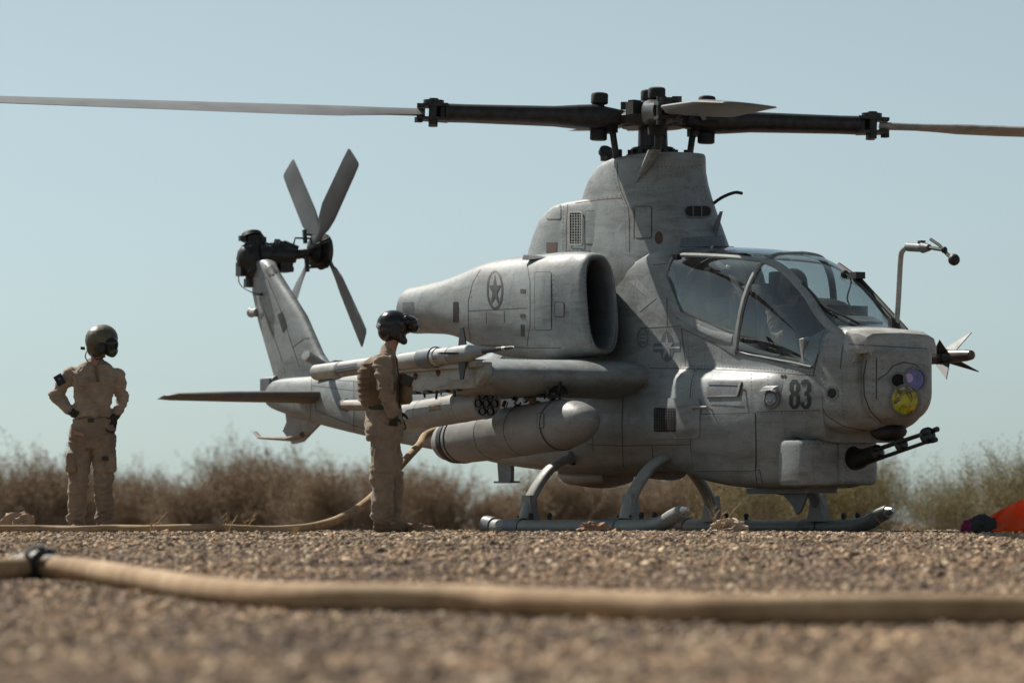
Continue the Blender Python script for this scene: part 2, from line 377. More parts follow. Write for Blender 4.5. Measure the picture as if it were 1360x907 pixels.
# turret: a drum on a vertical yoke, faceted front with three windows
tur = MB()
TC = Vector((4.12, 0, 1.255))
ringsT = []
for i in range(15):
    z = -.31 + .63 * i / 14
    q = max(.04, 1 - max(0, (-z - .02) / .30) ** 2.3) if z < -.02 else 1
    q = q ** .5
    ringsT.append([TC + Vector((a, b, z)) for a, b in [((abs(math.cos(t)) ** .85) * math.copysign(1, math.cos(t)) * .27 * q, (abs(math.sin(t)) ** .8) * math.copysign(1, math.sin(t)) * .325 * q) for t in [2 * math.pi * k / 32 for k in range(32)]]])
tur.rings(ringsT); reg('tur', tur)
TUR = tur.build('sensor_turret', GREY, HELI, ang=60)

# gun turret and its square fairings under the nose
gf = MB()
def rbox(mb, x0, x1, y0, y1, z0, z1, r=.05, n=3.5, k=28, taper=0):
    cx, cy, a, b = (x0 + x1) / 2, (y0 + y1) / 2, (x1 - x0) / 2, (y1 - y0) / 2
    zs = [(z0, .90), (z0 + r * .35, .97), (z0 + r, 1), (z1 - r, 1 - taper), (z1 - r * .3, .975 - taper), (z1, .93 - taper)]
    mb.rings([sup(cx, cy, z, a * q, b * q, n, k, 'z') for z, q in zs]); return mb
rbox(gf, 2.82, 3.50, -.355, .355, .43, .84, .05, 2.7)
reg('gun', gf); GF = gf.build('gun_turret', GREY, HELI, ang=45)
gb = rbox(MB(), 3.04, 3.53, -.555, -.15, .425, .82, .05, 5); reg('gbx', gb)
GBX = gb.build('turret_fairing', GREY, HELI, ang=45)

# rotor pylon (doghouse) and the lower housing behind it
py = MB()
PZ = [(2.35, -1.16, 1.22, .50), (2.55, -1.16, 1.16, .50), (2.70, -1.14, 1.06, .49), (2.85, -1.11, .97, .475), (3.07, -1.08, .83, .455), (3.2, -1.05, .76, .44), (3.32, -1.0, .71, .42), (3.44, -.92, .68, .40), (3.53, -.80, .68, .385), (3.585, -.66, .68, .37), (3.61, -.5, .665, .35)]
py.rings([sup((a + b) / 2, 0, z, (b - a) / 2, c, 2.5, 44, 'z') for z, a, b, c in PZ]); reg('py', py)
PYL = py.build('rotor_pylon', GREY, HELI, ang=50)
hp = MB()
HZ = [(2.2, -2.17, .3, .50), (2.5, -2.14, .3, .50), (2.75, -2.06, .3, .49), (2.95, -1.95, .25, .475), (3.1, -1.82, .2, .46), (3.18, -1.68, .15, .44), (3.225, -1.54, .1, .42), (3.245, -1.4, .05, .38)]
hp.rings([sup((a + b) / 2, 0, z, (b - a) / 2, c, 3.0, 48, 'z') for z, a, b, c in HZ]); reg('hp', hp)
HUMP = hp.build('engine_deck_housing', GREY, HELI, ang=50)

# engine nacelles, each with a hollow intake and exhaust
NAC = [(.47, .850, 2.16, .150, .445, 3), (.46, .847, 2.16, .178, .468, 2.9), (.40, .843, 2.16, .200, .485, 2.9), (.20, .83, 2.165, .252, .502, 2.7), (-.2, .80, 2.175, .345, .515, 2.5), (-.8, .77, 2.19, .36, .51, 2.4), (-1.45, .77, 2.215, .355, .485, 2.4), (-1.85, .77, 2.24, .34, .43, 2.4), (-2.25, .775, 2.265, .31, .345, 2.3), (-2.65, .785, 2.28, .285, .285, 2.2), (-3.1, .79, 2.285, .27, .255, 2.1), (-3.40, .79, 2.285, .26, .245, 2.1)]
def nring(q, s, k=40):
    x, cy, cz, a, b, n = q; t = -.16 if x > .3 else (-.10 if x > 0 else (-.05 if x > -.5 else 0))
    if x < -3.0: t = .10
    return sup(x, s * cy, cz, a, b, n, k, 'x', t)
def nacelle(s):
    mb = MB(); cols = []
    P = [nring(q, s) for q in NAC]
    for j in range(40): cols.append(spline([p[j] for p in P[2:]], 4))
    rs = [[cols[j][i] for j in range(40)] for i in range(len(cols[0]))]
    mb.rings([P[0], P[1]] + rs, cap=False)
    if s < 0: reg('nac', mb)
    N = mb.build('engine_nacelle', GREY, HELI, ang=60)
    ib = MB(); ib.rings([sup(x, s * (cy), cz, a, b, 2.7, 40, 'x', -.16) for x, cy, cz, a, b in [(.47, .850, 2.16, .150, .445), (.455, .850, 2.16, .135, .43), (.37, .848, 2.16, .128, .415), (.0, .84, 2.17, .14, .40), (-.5, .76, 2.17, .17, .3)]], cap=False)
    o = ib.build('intake_duct', GREY2, N, ang=60)
    MB().rings([sup(-.5, s * .76, 2.17, .17, .3, 2.7, 40, 'x', -.16), sup(-.52, s * .76, 2.17, .01, .01, 2.7, 40, 'x')], cap=False).build('intake_screen', HOLE, N)
    eb = MB(); eb.rings([sup(x, s * .79, 2.285, a, b, 2.1, 40, 'x', .10) for x, a, b in [(-3.40, .26, .245), (-3.41, .235, .22), (-3.05, .22, .2), (-2.8, .05, .05)]])
    eb.build('exhaust_duct', ORG, N)
    return N
NACS = nacelle(-1); NACP = nacelle(1)
# belly pod, antennas under the belly
bp = MB(); bp.rings([sup(x, 0, z, a, b, 2.6, 20) for x, z, a, b in [(-.66, .55, .02, .02), (-.68, .54, .18, .07), (-1.0, .53, .25, .095), (-1.45, .55, .20, .08), (-1.8, .58, .05, .03)]])
bp.build('belly_fairing', BROWNED, HELI)
bt = MB(); bt.rings([sup(x, 0, z, a, b, 2.3, 24) for x, z, a, b in [(.3, .60, .20, .10), (-.3, .66, .38, .12), (-1.4, .70, .42, .12), (-2.3, .79, .36, .11), (-3.3, .88, .22, .1), (-4.2, .95, .1, .05)]])
reg('belly', bt); bt.build('belly_skin', BROWNED, HELI)
ba = MB(); p = ly(673, 612, 0); q = ly(673, 640, 0)
ba.prism([p + Vector((.13, -.02, 0)), p + Vector((-.17, -.02, 0)), q + Vector((-.14, -.02, 0)), q + Vector((.12, -.02, 0))], (0, .04, 0)); ba.box(q + Vector((0, 0, 0)), (.34, .12, .02))
ba.build('belly_blade_antenna', GREY2, HELI)
fa = MB(); fa.box((2.45, 0, .385), (1.05, .3, .05)); fa.prism([(2.3, -.012, .37), (2.75, -.012, .37), (2.62, -.012, .2), (2.55, -.012, .17), (2.5, -.012, .24)], (0, .024, 0))
fa.prism([(2.05, -.01, .37), (2.55, -.01, .37), (2.5, -.01, .33)], (0, .02, 0)); fa.build('belly_antenna_plate', GREY2, HELI, ang=20)

# ------------------------------------------------------------------ tail
fin = MB()
FB, FT = [], []
def airf(xl, xt, z, th, k=10, y0=0):
    c = xl - xt; up = []
    for i in range(k + 1):
        t = i / k; s = t * t * (3 - 2 * t); y = 5 * th * (.2969 * math.sqrt(s) - .126 * s - .3516 * s * s + .2843 * s ** 3 - .1036 * s ** 4)
        up.append((xl - c * s, y))
    return [Vector((x, y0 + y, z)) for x, y in up] + [Vector((x, y0 - y, z)) for x, y in up[::-1][1:-1]]
fin.rings([airf(-6.3, -8.55, 1.6, .10), airf(-6.6, -8.57, 1.72, .12), airf(-7.02, -8.6, 1.82, .17), airf(-7.3, -8.72, 2.0, .19), airf(-7.74, -9.02, 2.45, .19), airf(-8.2, -9.18, 2.78, .18), airf(-8.52, -9.2, 3.0, .19), airf(-8.66, -9.16, 3.12, .18), airf(-8.75, -9.08, 3.15, .10)])
reg('fin', fin); FIN = fin.build('tail_fin', GREY, HELI, ang=60)
rd = MB(); rd.box((-8.62, 0, 1.66), (.25, .2, .2)); rd.build('fin_root_block', GREY2, HELI)
rr = MB(); rr.lathe((-8.45, 0, 1.71), (-1, 0, 0), [(0, .03), (.02, .085), (.3, .085), (.36, .07), (.37, .02)], 16); rr.build('tail_light_housing', GREY2, HELI)
kb = MB(); kb.box(ly(437, 492, -.15) + Vector((0, 0, 0)), (.5, .10, .14), Matrix.Rotation(R(-8), 3, 'Y')); 
kb.build('tail_warning_sensor', GREY2, HELI)
ks = MB(); c = ly(431, 487, -.2); ks.cyl(c, c + Vector((.1, -.28, .12)), .055, .06, 12); ks.build('sensor_dome', LIGHT, HELI)
for s in (-1, 1):
    st = MB(); rs = []
    for y, xl, xt, th in [(.12, -6.86, -7.5, .11), (.3, -6.88, -7.5, .105), (1.2, -6.98, -7.5, .085), (1.84, -7.10, -7.5, .06), (1.94, -7.22, -7.48, .03)]:
        z = 1.49 + .0 * y
        a = airf(xl, xt, 0, th * 1.25); rs.append([Vector((p.x, s * y, z + p.y + .10 * (p.x + 7.2))) for p in a])
    st.rings(rs); st.build('stabilizer', STABM if s < 0 else GREY, HELI, ang=60)
tv = MB(); tv.prism([(-7.15, -.02, 1.3), (-8.25, -.02, 1.42), (-8.2, -.02, 1.25), (-8.3, -.02, 1.15), (-8.05, -.02, 1.0), (-7.8, -.02, 1.02)], (0, .04, 0)); tv.build('ventral_fin', BROWNED, HELI, ang=20)
ts = MB(); h = [ly(u, v, 0) for u, v in ((405, 566), (385, 562), (345, 581), (339, 574))]
ts.tube([(-7.75, 0, 1.10), (-8.15, 0, 1.06), h[2], h[3]], [.075, .06, .035, .03], 10, flat=.5); ts.build('tail_skid', BROWNED, HELI)
seam_later = True
tn = MB(); tn.ball(ly(334, 415, 0) , .06); tn.cyl(ly(334, 415, 0), ly(342, 415, 0), .05); tn.build('tail_position_light', LIGHT, HELI)

# tail rotor: 90 degree gearbox, shaft to port, hub and four blades at rest
HUB = Vector((-8.82, .72, 3.27))
g = MB(); g.ball((-9.08, 0, 3.17), .22, sc=(.85, 1.1, 1.0)); g.cyl((-9.0, 0, 3.2), (-8.9, .42, 3.22), .15, .09); g.cyl((-9.0, 0, 3.0), (-9.12, 0, 3.42), .16, .12)
g.cyl((-9.2, 0, 3.1), (-9.2, 0, 2.86), .08, .07); g.cyl((-9.15, -.02, 3.42), (-9.17, -.02, 3.47), .14, .12); g.box((-9.12, -.16, 3.05), (.14, .1, .16)); g.box((-9.05, .22, 3.32), (.3, .22, .07)); g.box((-8.98, .3, 3.08), (.22, .16, .12)); g.box((-9.22, 0, 2.9), (.14, .12, .1)); g.cyl((-8.98, .3, 3.35), (-8.9, .45, 3.28), .05); g.cyl((-9.1, .1, 3.1), (-8.9, .4, 3.05), .03)
for q in range(9): g.box((-9.12 + .2 * math.sin(q * 2.3), -.16 + .07 * q, 3.3 + .11 * math.cos(q * 1.9)), (.06, .07, .06), Matrix.Rotation(q, 3, 'Y'))
g.build('tail_gearbox', DARKM, HELI, ang=40)
wr = MB(); wr.tube(spline([ly(u, v, -.1) for u, v in ((336, 330), (322, 338), (318, 352), (317, 372), (323, 382), (338, 390))], 4), .007, 5); wr.tube([ly(338, 390, -.1), ly(347, 391, -.1)], .018, 6); wr.build('gearbox_wire', DARKM, HELI)
hb = MB(); hb.cyl((-8.93, .40, 3.22), HUB - Vector((0, .02, 0)), .055); hb.lathe(HUB + Vector((0, -.16, 0)), (0, 1, 0), [(0, .05), (.02, .12), (.06, .19), (.10, .12), (.16, .22), (.22, .20), (.24, .10), (.28, .07), (.30, .03)], 20)
for q in range(4):
    t = q * math.pi / 2 + R(10)
    hb.box(HUB + Vector((.17 * math.cos(t), -.2, .17 * math.sin(t))), (.16, .04, .04), Matrix.Rotation(-t, 3, 'Y'))
    hb.cyl(HUB + Vector((.2 * math.cos(t), -.2, .2 * math.sin(t))), HUB + Vector((.24 * math.cos(t + .5), 0.02, .24 * math.sin(t + .5))), .014)
hb.tube([(-8.95, .42, 3.34), (-8.9, .42, 3.42), (-8.86, .62, 3.42)], .012, 6)
hb.build('tail_rotor_hub', DARKM, HELI, ang=40)
def trblade():
    mb = MB(); rs = []
    for r, c, th, tw in [(.10, .09, .05, 25), (.28, .10, .045, 22), (.42, .22, .03, 18), (.6, .29, .026, 15), (1.3, .30, .02, 9), (1.46, .29, .016, 8), (1.485, .24, .008, 8)]:
        a = airf(c * .35, -c * .65, 0, th); m = Matrix.Rotation(R(tw), 3, 'Z')
        rs.append([(m @ Vector((p.x, p.y, 0))) + Vector((0, 0, r)) for p in a])
    mb.rings(rs); return mb
for k, (ang, yo) in enumerate(((-42, .06), (48, -.1), (138, .06), (228, -.1))):
    b = trblade(); m = Matrix.Rotation(R(ang), 3, 'Y'); b.v = [m @ p + HUB + Vector((0, yo, 0)) for p in b.v]; b.build('tail_rotor_blade', BLADEM, HELI, ang=60)

# ------------------------------------------------------------------ main rotor
HC0 = Vector((0, 0, 3.985))
ms = MB(); ms.lathe((0, 0, 3.58), (0, 0, 1), [(0, .26), (.06, .26), (.07, .21), (.13, .2), (.14, .145), (.33, .14), (.34, .2), (.38, .2)], 28)
for q in range(12):
    t = q * math.pi / 6; ms.cyl((.225 * math.cos(t), .225 * math.sin(t), 3.62), (.225 * math.cos(t), .225 * math.sin(t), 3.69), .022, n=6)
ms.build('rotor_mast', DARKM, HELI, ang=35)
sw = MB(); sw.lathe((0, 0, 3.88), (0, 0, 1), [(0, .12), (.02, .3), (.08, .34), (.1, .3), (.11, .15)], 28); sw.build('swashplate', DARKM, HELI, ang=35)
rc = MB(); rc.lathe(HC0 - Vector((0, 0, .08)), (0, 0, 1), [(0, .18), (.02, .34), (.1, .36), (.16, .26), (.18, .2), (.225, .18), (.245, .12), (.25, .03)], 28)
for q in range(8):
    t = q * math.pi / 4 + .3; rc.box(HC0 + Vector((.26 * math.cos(t), .26 * math.sin(t), .13)), (.1, .08, .07), Matrix.Rotation(t, 3, 'Z'))
rc.build('rotor_head', DARKM, HELI, ang=35)
# blade directions given in the world, turned into the helicopter's axes; elevation of each blade
R3 = RINV.to_3x3()
BD = [((-1, -.03, 0), 1.6), ((1, .03, 0), -1.5), ((.035, -1, 0), -5.3), ((-.035, 1, 0), 4.6)]
GLOSSB = simple('worn_blade_tan', (.27, .25, .225), .4, 0, .2, 2)
for k, (d, el) in enumerate(BD):
    d = (R3 @ Vector(d)).normalized(); d = (d * math.cos(R(el)) + Vector((0, 0, math.sin(R(el))))).normalized()
    s = d.cross(Vector((0, 0, 1))).normalized(); s = -s; up = d.cross(s).normalized()
    if up.z < 0: up = -up; s = -s
    o = HC0 + Vector((0, 0, .06 if k > 1 else 0))
    def P(r, c, h): return o + d * r + s * c + up * h
    cf = MB()
    def cr(r, w, t, n=3.2): return [P(r, a.x, a.y) for a in [Vector(((abs(math.cos(q)) ** (2 / n)) * math.copysign(w, math.cos(q)), (abs(math.sin(q)) ** (2 / n)) * math.copysign(t, math.sin(q)))) for q in [2 * math.pi * j / 20 for j in range(20)]]]
    cf.rings([cr(.25, .09, .07), cr(.42, .13, .10), cr(.56, .15, .125), cr(.72, .16, .115), cr(.95, .17, .095), cr(1.3, .175, .09), cr(1.8, .155, .085), cr(2.0, .14, .088)])
    CUF = cf.build('blade_cuff', DARKM if k != 3 else DARKM, HELI, ang=40)
    jt = MB()
    for hh in (.07, -.07):
        jt.box(P(2.07, 0, hh), (.1, .1, .1)) if 0 else None
    for sgn in (-1, 1):
        jt.cyl(P(2.12, sgn * .07, -.13), P(2.12, sgn * .07, .13), .045, n=12)
        jt.rings([[P(1.98, a, sgn * b) for a, b in ((-.13, .055), (.13, .055), (.13, .085), (-.13, .085))], [P(2.28, a, sgn * b) for a, b in ((-.11, .045), (.11, .045), (.11, .075), (-.11, .075))]])
    jt.cyl(P(2.12, 0, .085), P(2.12, 0, .12), .1, n=14); jt.box(P(2.26, .06, -.08), (.06, .06, .05)); jt.cyl(P(2.02, 0, -.06), P(2.02, 0, .06), .07)
    jt.build('blade_fold_joint', DARKM, CUF, ang=35)
    dm = MB()
    for hh in (-.22, .13): dm.lathe(P(.52, .0, hh), up, [(0, .07), (.01, .084), (.09, .084), (.105, .075), (.115, .04)], 18)
    dm.cyl(P(.52, 0, -.2), P(.52, 0, .2), .05); dm.box(P(.52, -.2, .04), (.14, .14, .12)); dm.build('lead_lag_damper', RUBBER, CUF, ang=35)
    ph = MB(); q = HC0 + (d * .40 + s * .02); base = Vector((q.x * .85, q.y * .85, 3.52)); ph.cyl(base, Vector((q.x, q.y, 3.93)), .032, n=10); ph.cyl(base + Vector((0, 0, .1)), base + Vector((0, 0, .17)), .042, n=10); ph.box(P(.42, .03, -.1), (.16, .1, .1)); ph.cyl(P(.38, -.25, .04), P(.52, .1, .02), .02)
    ph.build('pitch_link', DARKM, HELI, ang=35)
    bl = MB(); rs = []
    for r, c, th, tw, off in [(2.2, .18, .075, 14, .0), (2.55, .26, .07, 13, 0), (3.0, .58, .075, 11, -.03), (3.4, .63, .075, 10, -.04), (5.0, .63, .07, 6, -.04), (6.7, .63, .06, 2, -.04), (6.95, .62, .05, 1, -.06), (7.3, .42, .03, 0, -.16)]:
        a = airf(c * .3, -c * .7, 0, th, 12); m = Matrix.Rotation(R((tw * .45 + 8.5) if k == 0 else (tw * .45 + 4) if k > 1 else (3 - tw * .1)), 3, 'Z')
        droop = -.0035 * (r - 2.2) ** 2 * (.4 if k == 0 else .5)
        for p in a: pass
        rs.append([P(r, -(m @ Vector((p.x + off, p.y, 0))).x, (m @ Vector((p.x + off, p.y, 0))).y + droop * 0) for p in a])
    bl.rings(rs); bl.build('main_rotor_blade', BLADEM if k != 1 else LIGHT, HELI, ang=60)
cap_ = MB(); cc_ = (ly(805, 214, -.12)); cap_.cyl(cc_, cc_ + Vector((0, 0, .07)), .055, .06, 12); cap_.cyl(cc_ + Vector((0, 0, .065)), cc_ + Vector((.03, 0, .09)), .085, .085, 14); cap_.build('filler_cap', DARKM, HELI)
bs = MB(); bs.rings([[Vector((.62, -.36, 3.62)) + Vector(p) * q for p in ((.06, -.03, 0), (0, -.05, 0), (-.06, -.03, 0), (-.06, .05, 0), (.06, .05, 0))] for q in (1,)] + [[Vector((.28, -.37, 3.3)) + Vector(p) * .2 for p in ((.06, -.03, 0), (0, -.05, 0), (-.06, -.03, 0), (-.06, .05, 0), (.06, .05, 0))]])
BSm = bs.build('pylon_blister', GREY, PYL)

# ------------------------------------------------------------------ skids
for s in (-1, 1):
    sk = MB(); pts = spline([(-1.33, s * 1.1, .085), (-1.26, s * 1.1, .065), (-.6, s * 1.1, .055), (1.3, s * 1.1, .055), (1.8, s * 1.1, .065), (2.05, s * 1.1, .10), (2.22, s * 1.1, .155), (2.38, s * 1.1, .20)], 4)
    rr = [.072] * (len(pts) - 6) + [.072, .07, .068, .066, .064, .058]
    sk.tube(pts, rr, 18); S = sk.build('skid_tube', SKIDM, HELI, ang=60)
    MB().cyl((2.38, s * 1.1, .2), (2.46, s * 1.1, .215), .045, .02, 14).build('skid_tip', STEELW, S)
    MB().cyl((-1.34, s * 1.1, .087), (-1.18, s * 1.1, .072), .082, .08, 18).build('skid_end_cap', GREY2, S)
    for x in (-.45, -.08, 1.64, 1.88): 
        a = MB(); a.cyl((x, s * 1.1, .11), (x, s * 1.1, .15), .022, n=8); a.ball((x, s * 1.1, .165), .028, 8, 5); a.build('tow_fitting', DARKM, S)
    for x0 in (-.90, .95): a = MB(); a.tube([(x0, s * 1.1, .055), (x0 + .3, s * 1.1, .055)], .080, 18); a.build('skid_saddle', GREY2, S, ang=60)
for x in (-.62, 1.30):
    for s in (-1, 1):
        c = MB(); P_ = spline([(x, s * .36, .70), (x, s * .50, .715), (x, s * .64, .695), (x, s * .79, .615), (x, s * .92, .47), (x, s * 1.02, .30), (x, s * 1.07, .13)], 5)
        rs = []
        for i, p in enumerate(P_):
            t = (P_[min(i + 1, len(P_) - 1)] - P_[max(i - 1, 0)]).normalized(); nrm = Vector((0, -t.z, t.y)); wid = .085 + .02 * (i / len(P_))
            rs.append([p + Vector((wid * math.cos(q), 0, 0)) + nrm * (.042 * math.sin(q)) for q in [2 * math.pi * j / 14 for j in range(14)]])
        c.rings(rs); CT = c.build('cross_tube', SKIDM, HELI, ang=60)
        a = MB(); a.rings([[Vector((x + i, s * 1.03 + j, zz)) for i, j in ((-w, -.03), (w, -.03), (w, .05), (-w, .05))] for zz, w in ((.11, .15), (.2, .11), (.36, .075))]); a.build('skid_bracket', SKIDM, CT, ang=20)
        for q in range(5): MB().ball((x - .11 + .055 * q, s * 1.03 + s * .055 - (0 if s > 0 else 0), .155), .012, 8, 4).build('bracket_bolt', DARKM, CT)
    a = MB(); a.box((x, -.53, .72), (.07, .08, .13)); a.build('cross_tube_clamp', BLACK, HELI)

# ================================================================== things laid on the skin
def hit(key, u, v):
    o, d = lray(u, v); h = PARTS[key].ray_cast(o, d)
    if h[0] is None: return None
    n = h[1]
    if n.dot(d) > 0: n = -n
    return h[0], n
def dens(pl, step=3.0, closed=False):
    out = []; P = list(pl) + ([pl[0]] if closed else [])
    for a, b in zip(P[:-1], P[1:]):
        k = max(1, int(math.hypot(b[0] - a[0], b[1] - a[1]) / step))
        out += [(a[0] + (b[0] - a[0]) * i / k, a[1] + (b[1] - a[1]) * i / k) for i in range(k)]
    return out if closed else out + [P[-1]]
def strip_mb(mb, key, pl, wpx=1.0, off=.002, closed=False):
    P = dens(pl, 3.0, closed); n = len(P); row = []
    for i, p in enumerate(P):
        a = P[(i - 1) % n] if (closed or i) else p; b = P[(i + 1) % n] if (closed or i < n - 1) else p
        t = (b[0] - a[0], b[1] - a[1]); L = math.hypot(*t) or 1; nx_, ny_ = -t[1] / L * wpx / 2, t[0] / L * wpx / 2
        h0 = hit(key, p[0] + nx_, p[1] + ny_); h1 = hit(key, p[0] - nx_, p[1] - ny_)
        row.append((h0[0] + h0[1] * off, h1[0] + h1[1] * off) if h0 and h1 else None)
    m = n if closed else n - 1
    for i in range(m):
        q, r = row[i], row[(i + 1) % n]
        if q and r and (q[0] - r[0]).length < .25: mb.add([q[0], q[1], r[1], r[0]], [(0, 1, 2, 3)])
    return mb
def seams(name, key, pls, parent, mat=None, w=1.0, off=.0015):
    for pl in pls:
        mb = MB(); strip_mb(mb, key, pl, w, off)
        if mb.v: mb.build(name, mat or SEAL, parent, smooth=False, clean=False)
def plate(name, key, poly, mat, parent, off=.005, holes=(), step=6.0, edge=True, dense=True):
    "a thin plate that follows the skin inside the pixel outline poly"
    pts = dens(poly, step, True) if dense else list(poly); nb = len(pts); co2 = [Vector(p) for p in pts]; edges = [(i, (i + 1) % nb) for i in range(nb)]
    for hl in holes:
        q = dens(hl, step, True); b = len(co2); co2 += [Vector(p) for p in q]; edges += [(b + i, b + (i + 1) % len(q)) for i in range(len(q))]
    x0 = min(p[0] for p in pts); x1 = max(p[0] for p in pts); y0 = min(p[1] for p in pts); y1 = max(p[1] for p in pts)
    yy = y0 + step / 2
    while yy < y1:
        xx = x0 + step / 2
        while xx < x1: co2.append(Vector((xx, yy))); xx += step
        yy += step
    vs_, es_, fs_, ov, oe, of = geometry.delaunay_2d_cdt(co2, edges, [], 0, 1e-4)
    def inside(p, pl):
        c = False; n = len(pl)
        for i in range(n):
            a, b = pl[i], pl[(i + 1) % n]
            if (a[1] > p[1]) != (b[1] > p[1]) and p[0] < (b[0] - a[0]) * (p[1] - a[1]) / (b[1] - a[1]) + a[0]: c = not c
        return c
    H = [hit(key, p.x, p.y) for p in vs_]; mb = MB(); keep = []
    for f in fs_:
        c = ((sum(vs_[i].x for i in f)) / 3, (sum(vs_[i].y for i in f)) / 3)
        if inside(c, poly) and not any(inside(c, hl) for hl in holes) and all(H[i] for i in f):
            if max((H[f[a]][0] - H[f[b]][0]).length for a, b in ((0, 1), (1, 2), (2, 0))) < .3: keep.append(tuple(f))
    if not keep: return None
    P = [(h[0] + h[1] * off) if h else Vector() for h in H]
    if edge:
        cnt = {}
        for f in keep:
            for a, b in ((f[0], f[1]), (f[1], f[2]), (f[2], f[0])): cnt[(a, b)] = 1
        bnd = [(a, b) for a, b in cnt if (b, a) not in cnt]; base = len(P)
        P2 = [(h[0] - h[1] * .002) if h else Vector() for h in H]
        mb.add(P + P2, keep + [(a, b, base + b, base + a) for a, b in bnd])
    else: mb.add(P, keep)
    bm = bmesh.new(); me = D.meshes.new(name); me.from_pydata([tuple(p) for p in mb.v], [], mb.f); bm.from_mesh(me)
    bmesh.ops.delete(bm, geom=[v for v in bm.verts if not v.link_faces], context='VERTS'); bm.to_mesh(me); bm.free()
    me.shade_smooth(); me.set_sharp_from_angle(angle=R(40)); me.materials.append(mat)
    return link(D.objects.new(name, me), parent)
def ell(cx, cy, a, b, n=24, ph=0): return [(cx + a * math.cos(2 * math.pi * i / n + ph), cy + b * math.sin(2 * math.pi * i / n + ph)) for i in range(n)]
def rrect(x0, y0, x1, y1, r=3):
    out = []
    for cx, cy, a in ((x1 - r, y0 + r, -90), (x1 - r, y1 - r, 0), (x0 + r, y1 - r, 90), (x0 + r, y0 + r, 180)):
        out += [(cx + r * math.cos(R(a + t)), cy + r * math.sin(R(a + t))) for t in (0, 30, 60, 90)]
    return out
def star(cx, cy, a, b, ph=-90, k=.40): return [(cx + a * (1 if i % 2 == 0 else k) * math.cos(R(ph + 36 * i)), cy + b * (1 if i % 2 == 0 else k) * math.sin(R(ph + 36 * i))) for i in range(10)]
def rivets(name, key, pls, parent, gap=5.0, r=.0065, mat=None):
    mb = MB()
    for pl in pls:
        for p in dens(pl, gap):
            h = hit(key, *p)
            if h:
                a, b, t = frame_of(h[1]); c = h[0] + t * .003
                mb.add([c + t * .002, c + a * r, c + b * r, c - a * r, c - b * r], [(0, 1, 2), (0, 2, 3), (0, 3, 4), (0, 4, 1)])
    if mb.v: tag(mb.build(name, mat or SEAL, parent, smooth=False, clean=False), kind='stuff')
def panel(key, poly, parent, mat=GREY, off=.005, seam=1.2, name='access_panel'):
    mb = MB(); strip_mb(mb, key, poly, seam * 2, .0012, True)
    o = plate(name, key, poly, mat, parent, off)
    if mb.v: mb.build('panel_seam', SEAL, o or parent, smooth=False, clean=False)
    return o

# --- rotor pylon and deck housing
GRILLE = simple('wire_grille', (.15, .155, .15), .5, .3, .5, 60, .8, 160)
panel('hp', rrect(727, 273, 745, 291, 2), HUMP); panel('hp', rrect(778, 281, 798, 324, 2), HUMP)
def grille(key, x0, y0, x1, y1, parent, nx_, ny_, mat=GRILLE):
    plate('grille_backing', key, rrect(x0, y0, x1, y1, 2), HOLE, parent, .002, edge=False)
    mb = MB()
    for i in range(1, nx_): strip_mb(mb, key, [(x0 + (x1 - x0) * i / nx_, y0 + 1), (x0 + (x1 - x0) * i / nx_, y1 - 1)], .8, .007)
    for i in range(1, ny_): strip_mb(mb, key, [(x0 + 1, y0 + (y1 - y0) * i / ny_), (x1 - 1, y0 + (y1 - y0) * i / ny_)], .8, .007)
    if mb.v: mb.build('grille_mesh', mat, parent, smooth=False, clean=False)
    mb = MB(); strip_mb(mb, key, rrect(x0, y0, x1, y1, 2), 2.2, .012, True)
    if mb.v: mb.build('grille_frame', mat, parent, smooth=False, clean=False)
grille('hp', 757, 282, 774, 325, HUMP, 5, 12, simple('pale_grille', (.3, .31, .3), .5, 0, .3, 60))
plate('vent_outlet', 'hp', [(726, 322), (740, 322), (740, 336), (726, 336)], ORG, HUMP, .004)
seams('housing_seam', 'hp', [[(754, 272), (752, 300), (752, 336)], [(727, 292), (745, 292)], [(752, 334), (836, 334)]], HUMP, SEALR)
rivets('rivet_row', 'hp', [[(749, 275), (747, 335)], [(756, 331), (830, 331)]], HUMP)
for key, par in (('py', PYL), ('hp', HUMP)):
    seams('pylon_seam', key, [[(764, 270), (800, 265), (826, 263)], [(836, 290), (836, 334)]], par, SEALR)
panel('py', rrect(844, 275, 865, 316, 2), PYL)
plate('round_port', 'py', ell(875, 316, 5.2, 8.5), ORG, PYL, .004)
plate('air_slot', 'py', rrect(909, 274, 944, 289, 7), simple('slot_brown', (.03, .02, .018), .9), PYL, .004)
seams('slot_frame', 'py', [rrect(909, 274, 944, 289, 7) + [rrect(909, 274, 944, 289, 7)[0]]], PYL, GREY2, 1.6, .01)
for uu in (920, 931): seams('slot_bar', 'py', [[(uu, 275), (uu, 288)]], PYL, GREY2, 1.6, .012)
plate('dark_vent', 'py', [(903, 329), (906, 317), (960, 313), (962, 328)], GREY2, PYL, .012)
seams('pylon_seam', 'py', [[(820, 216), (820, 235), (824, 252), (834, 275), (836, 295), (836, 335)], [(840, 276), (842, 280), (842, 318)], [(842, 351), (865, 343), (890, 333), (905, 328)]], PYL, SEALR)
rivets('rivet_row', 'py', [[(816, 216), (816, 238), (830, 275), (832, 333)], [(845, 346), (890, 330)], [(765, 267), (825, 260)], [(930, 220), (946, 300)], [(850, 222), (925, 222)]], PYL, 5.5)
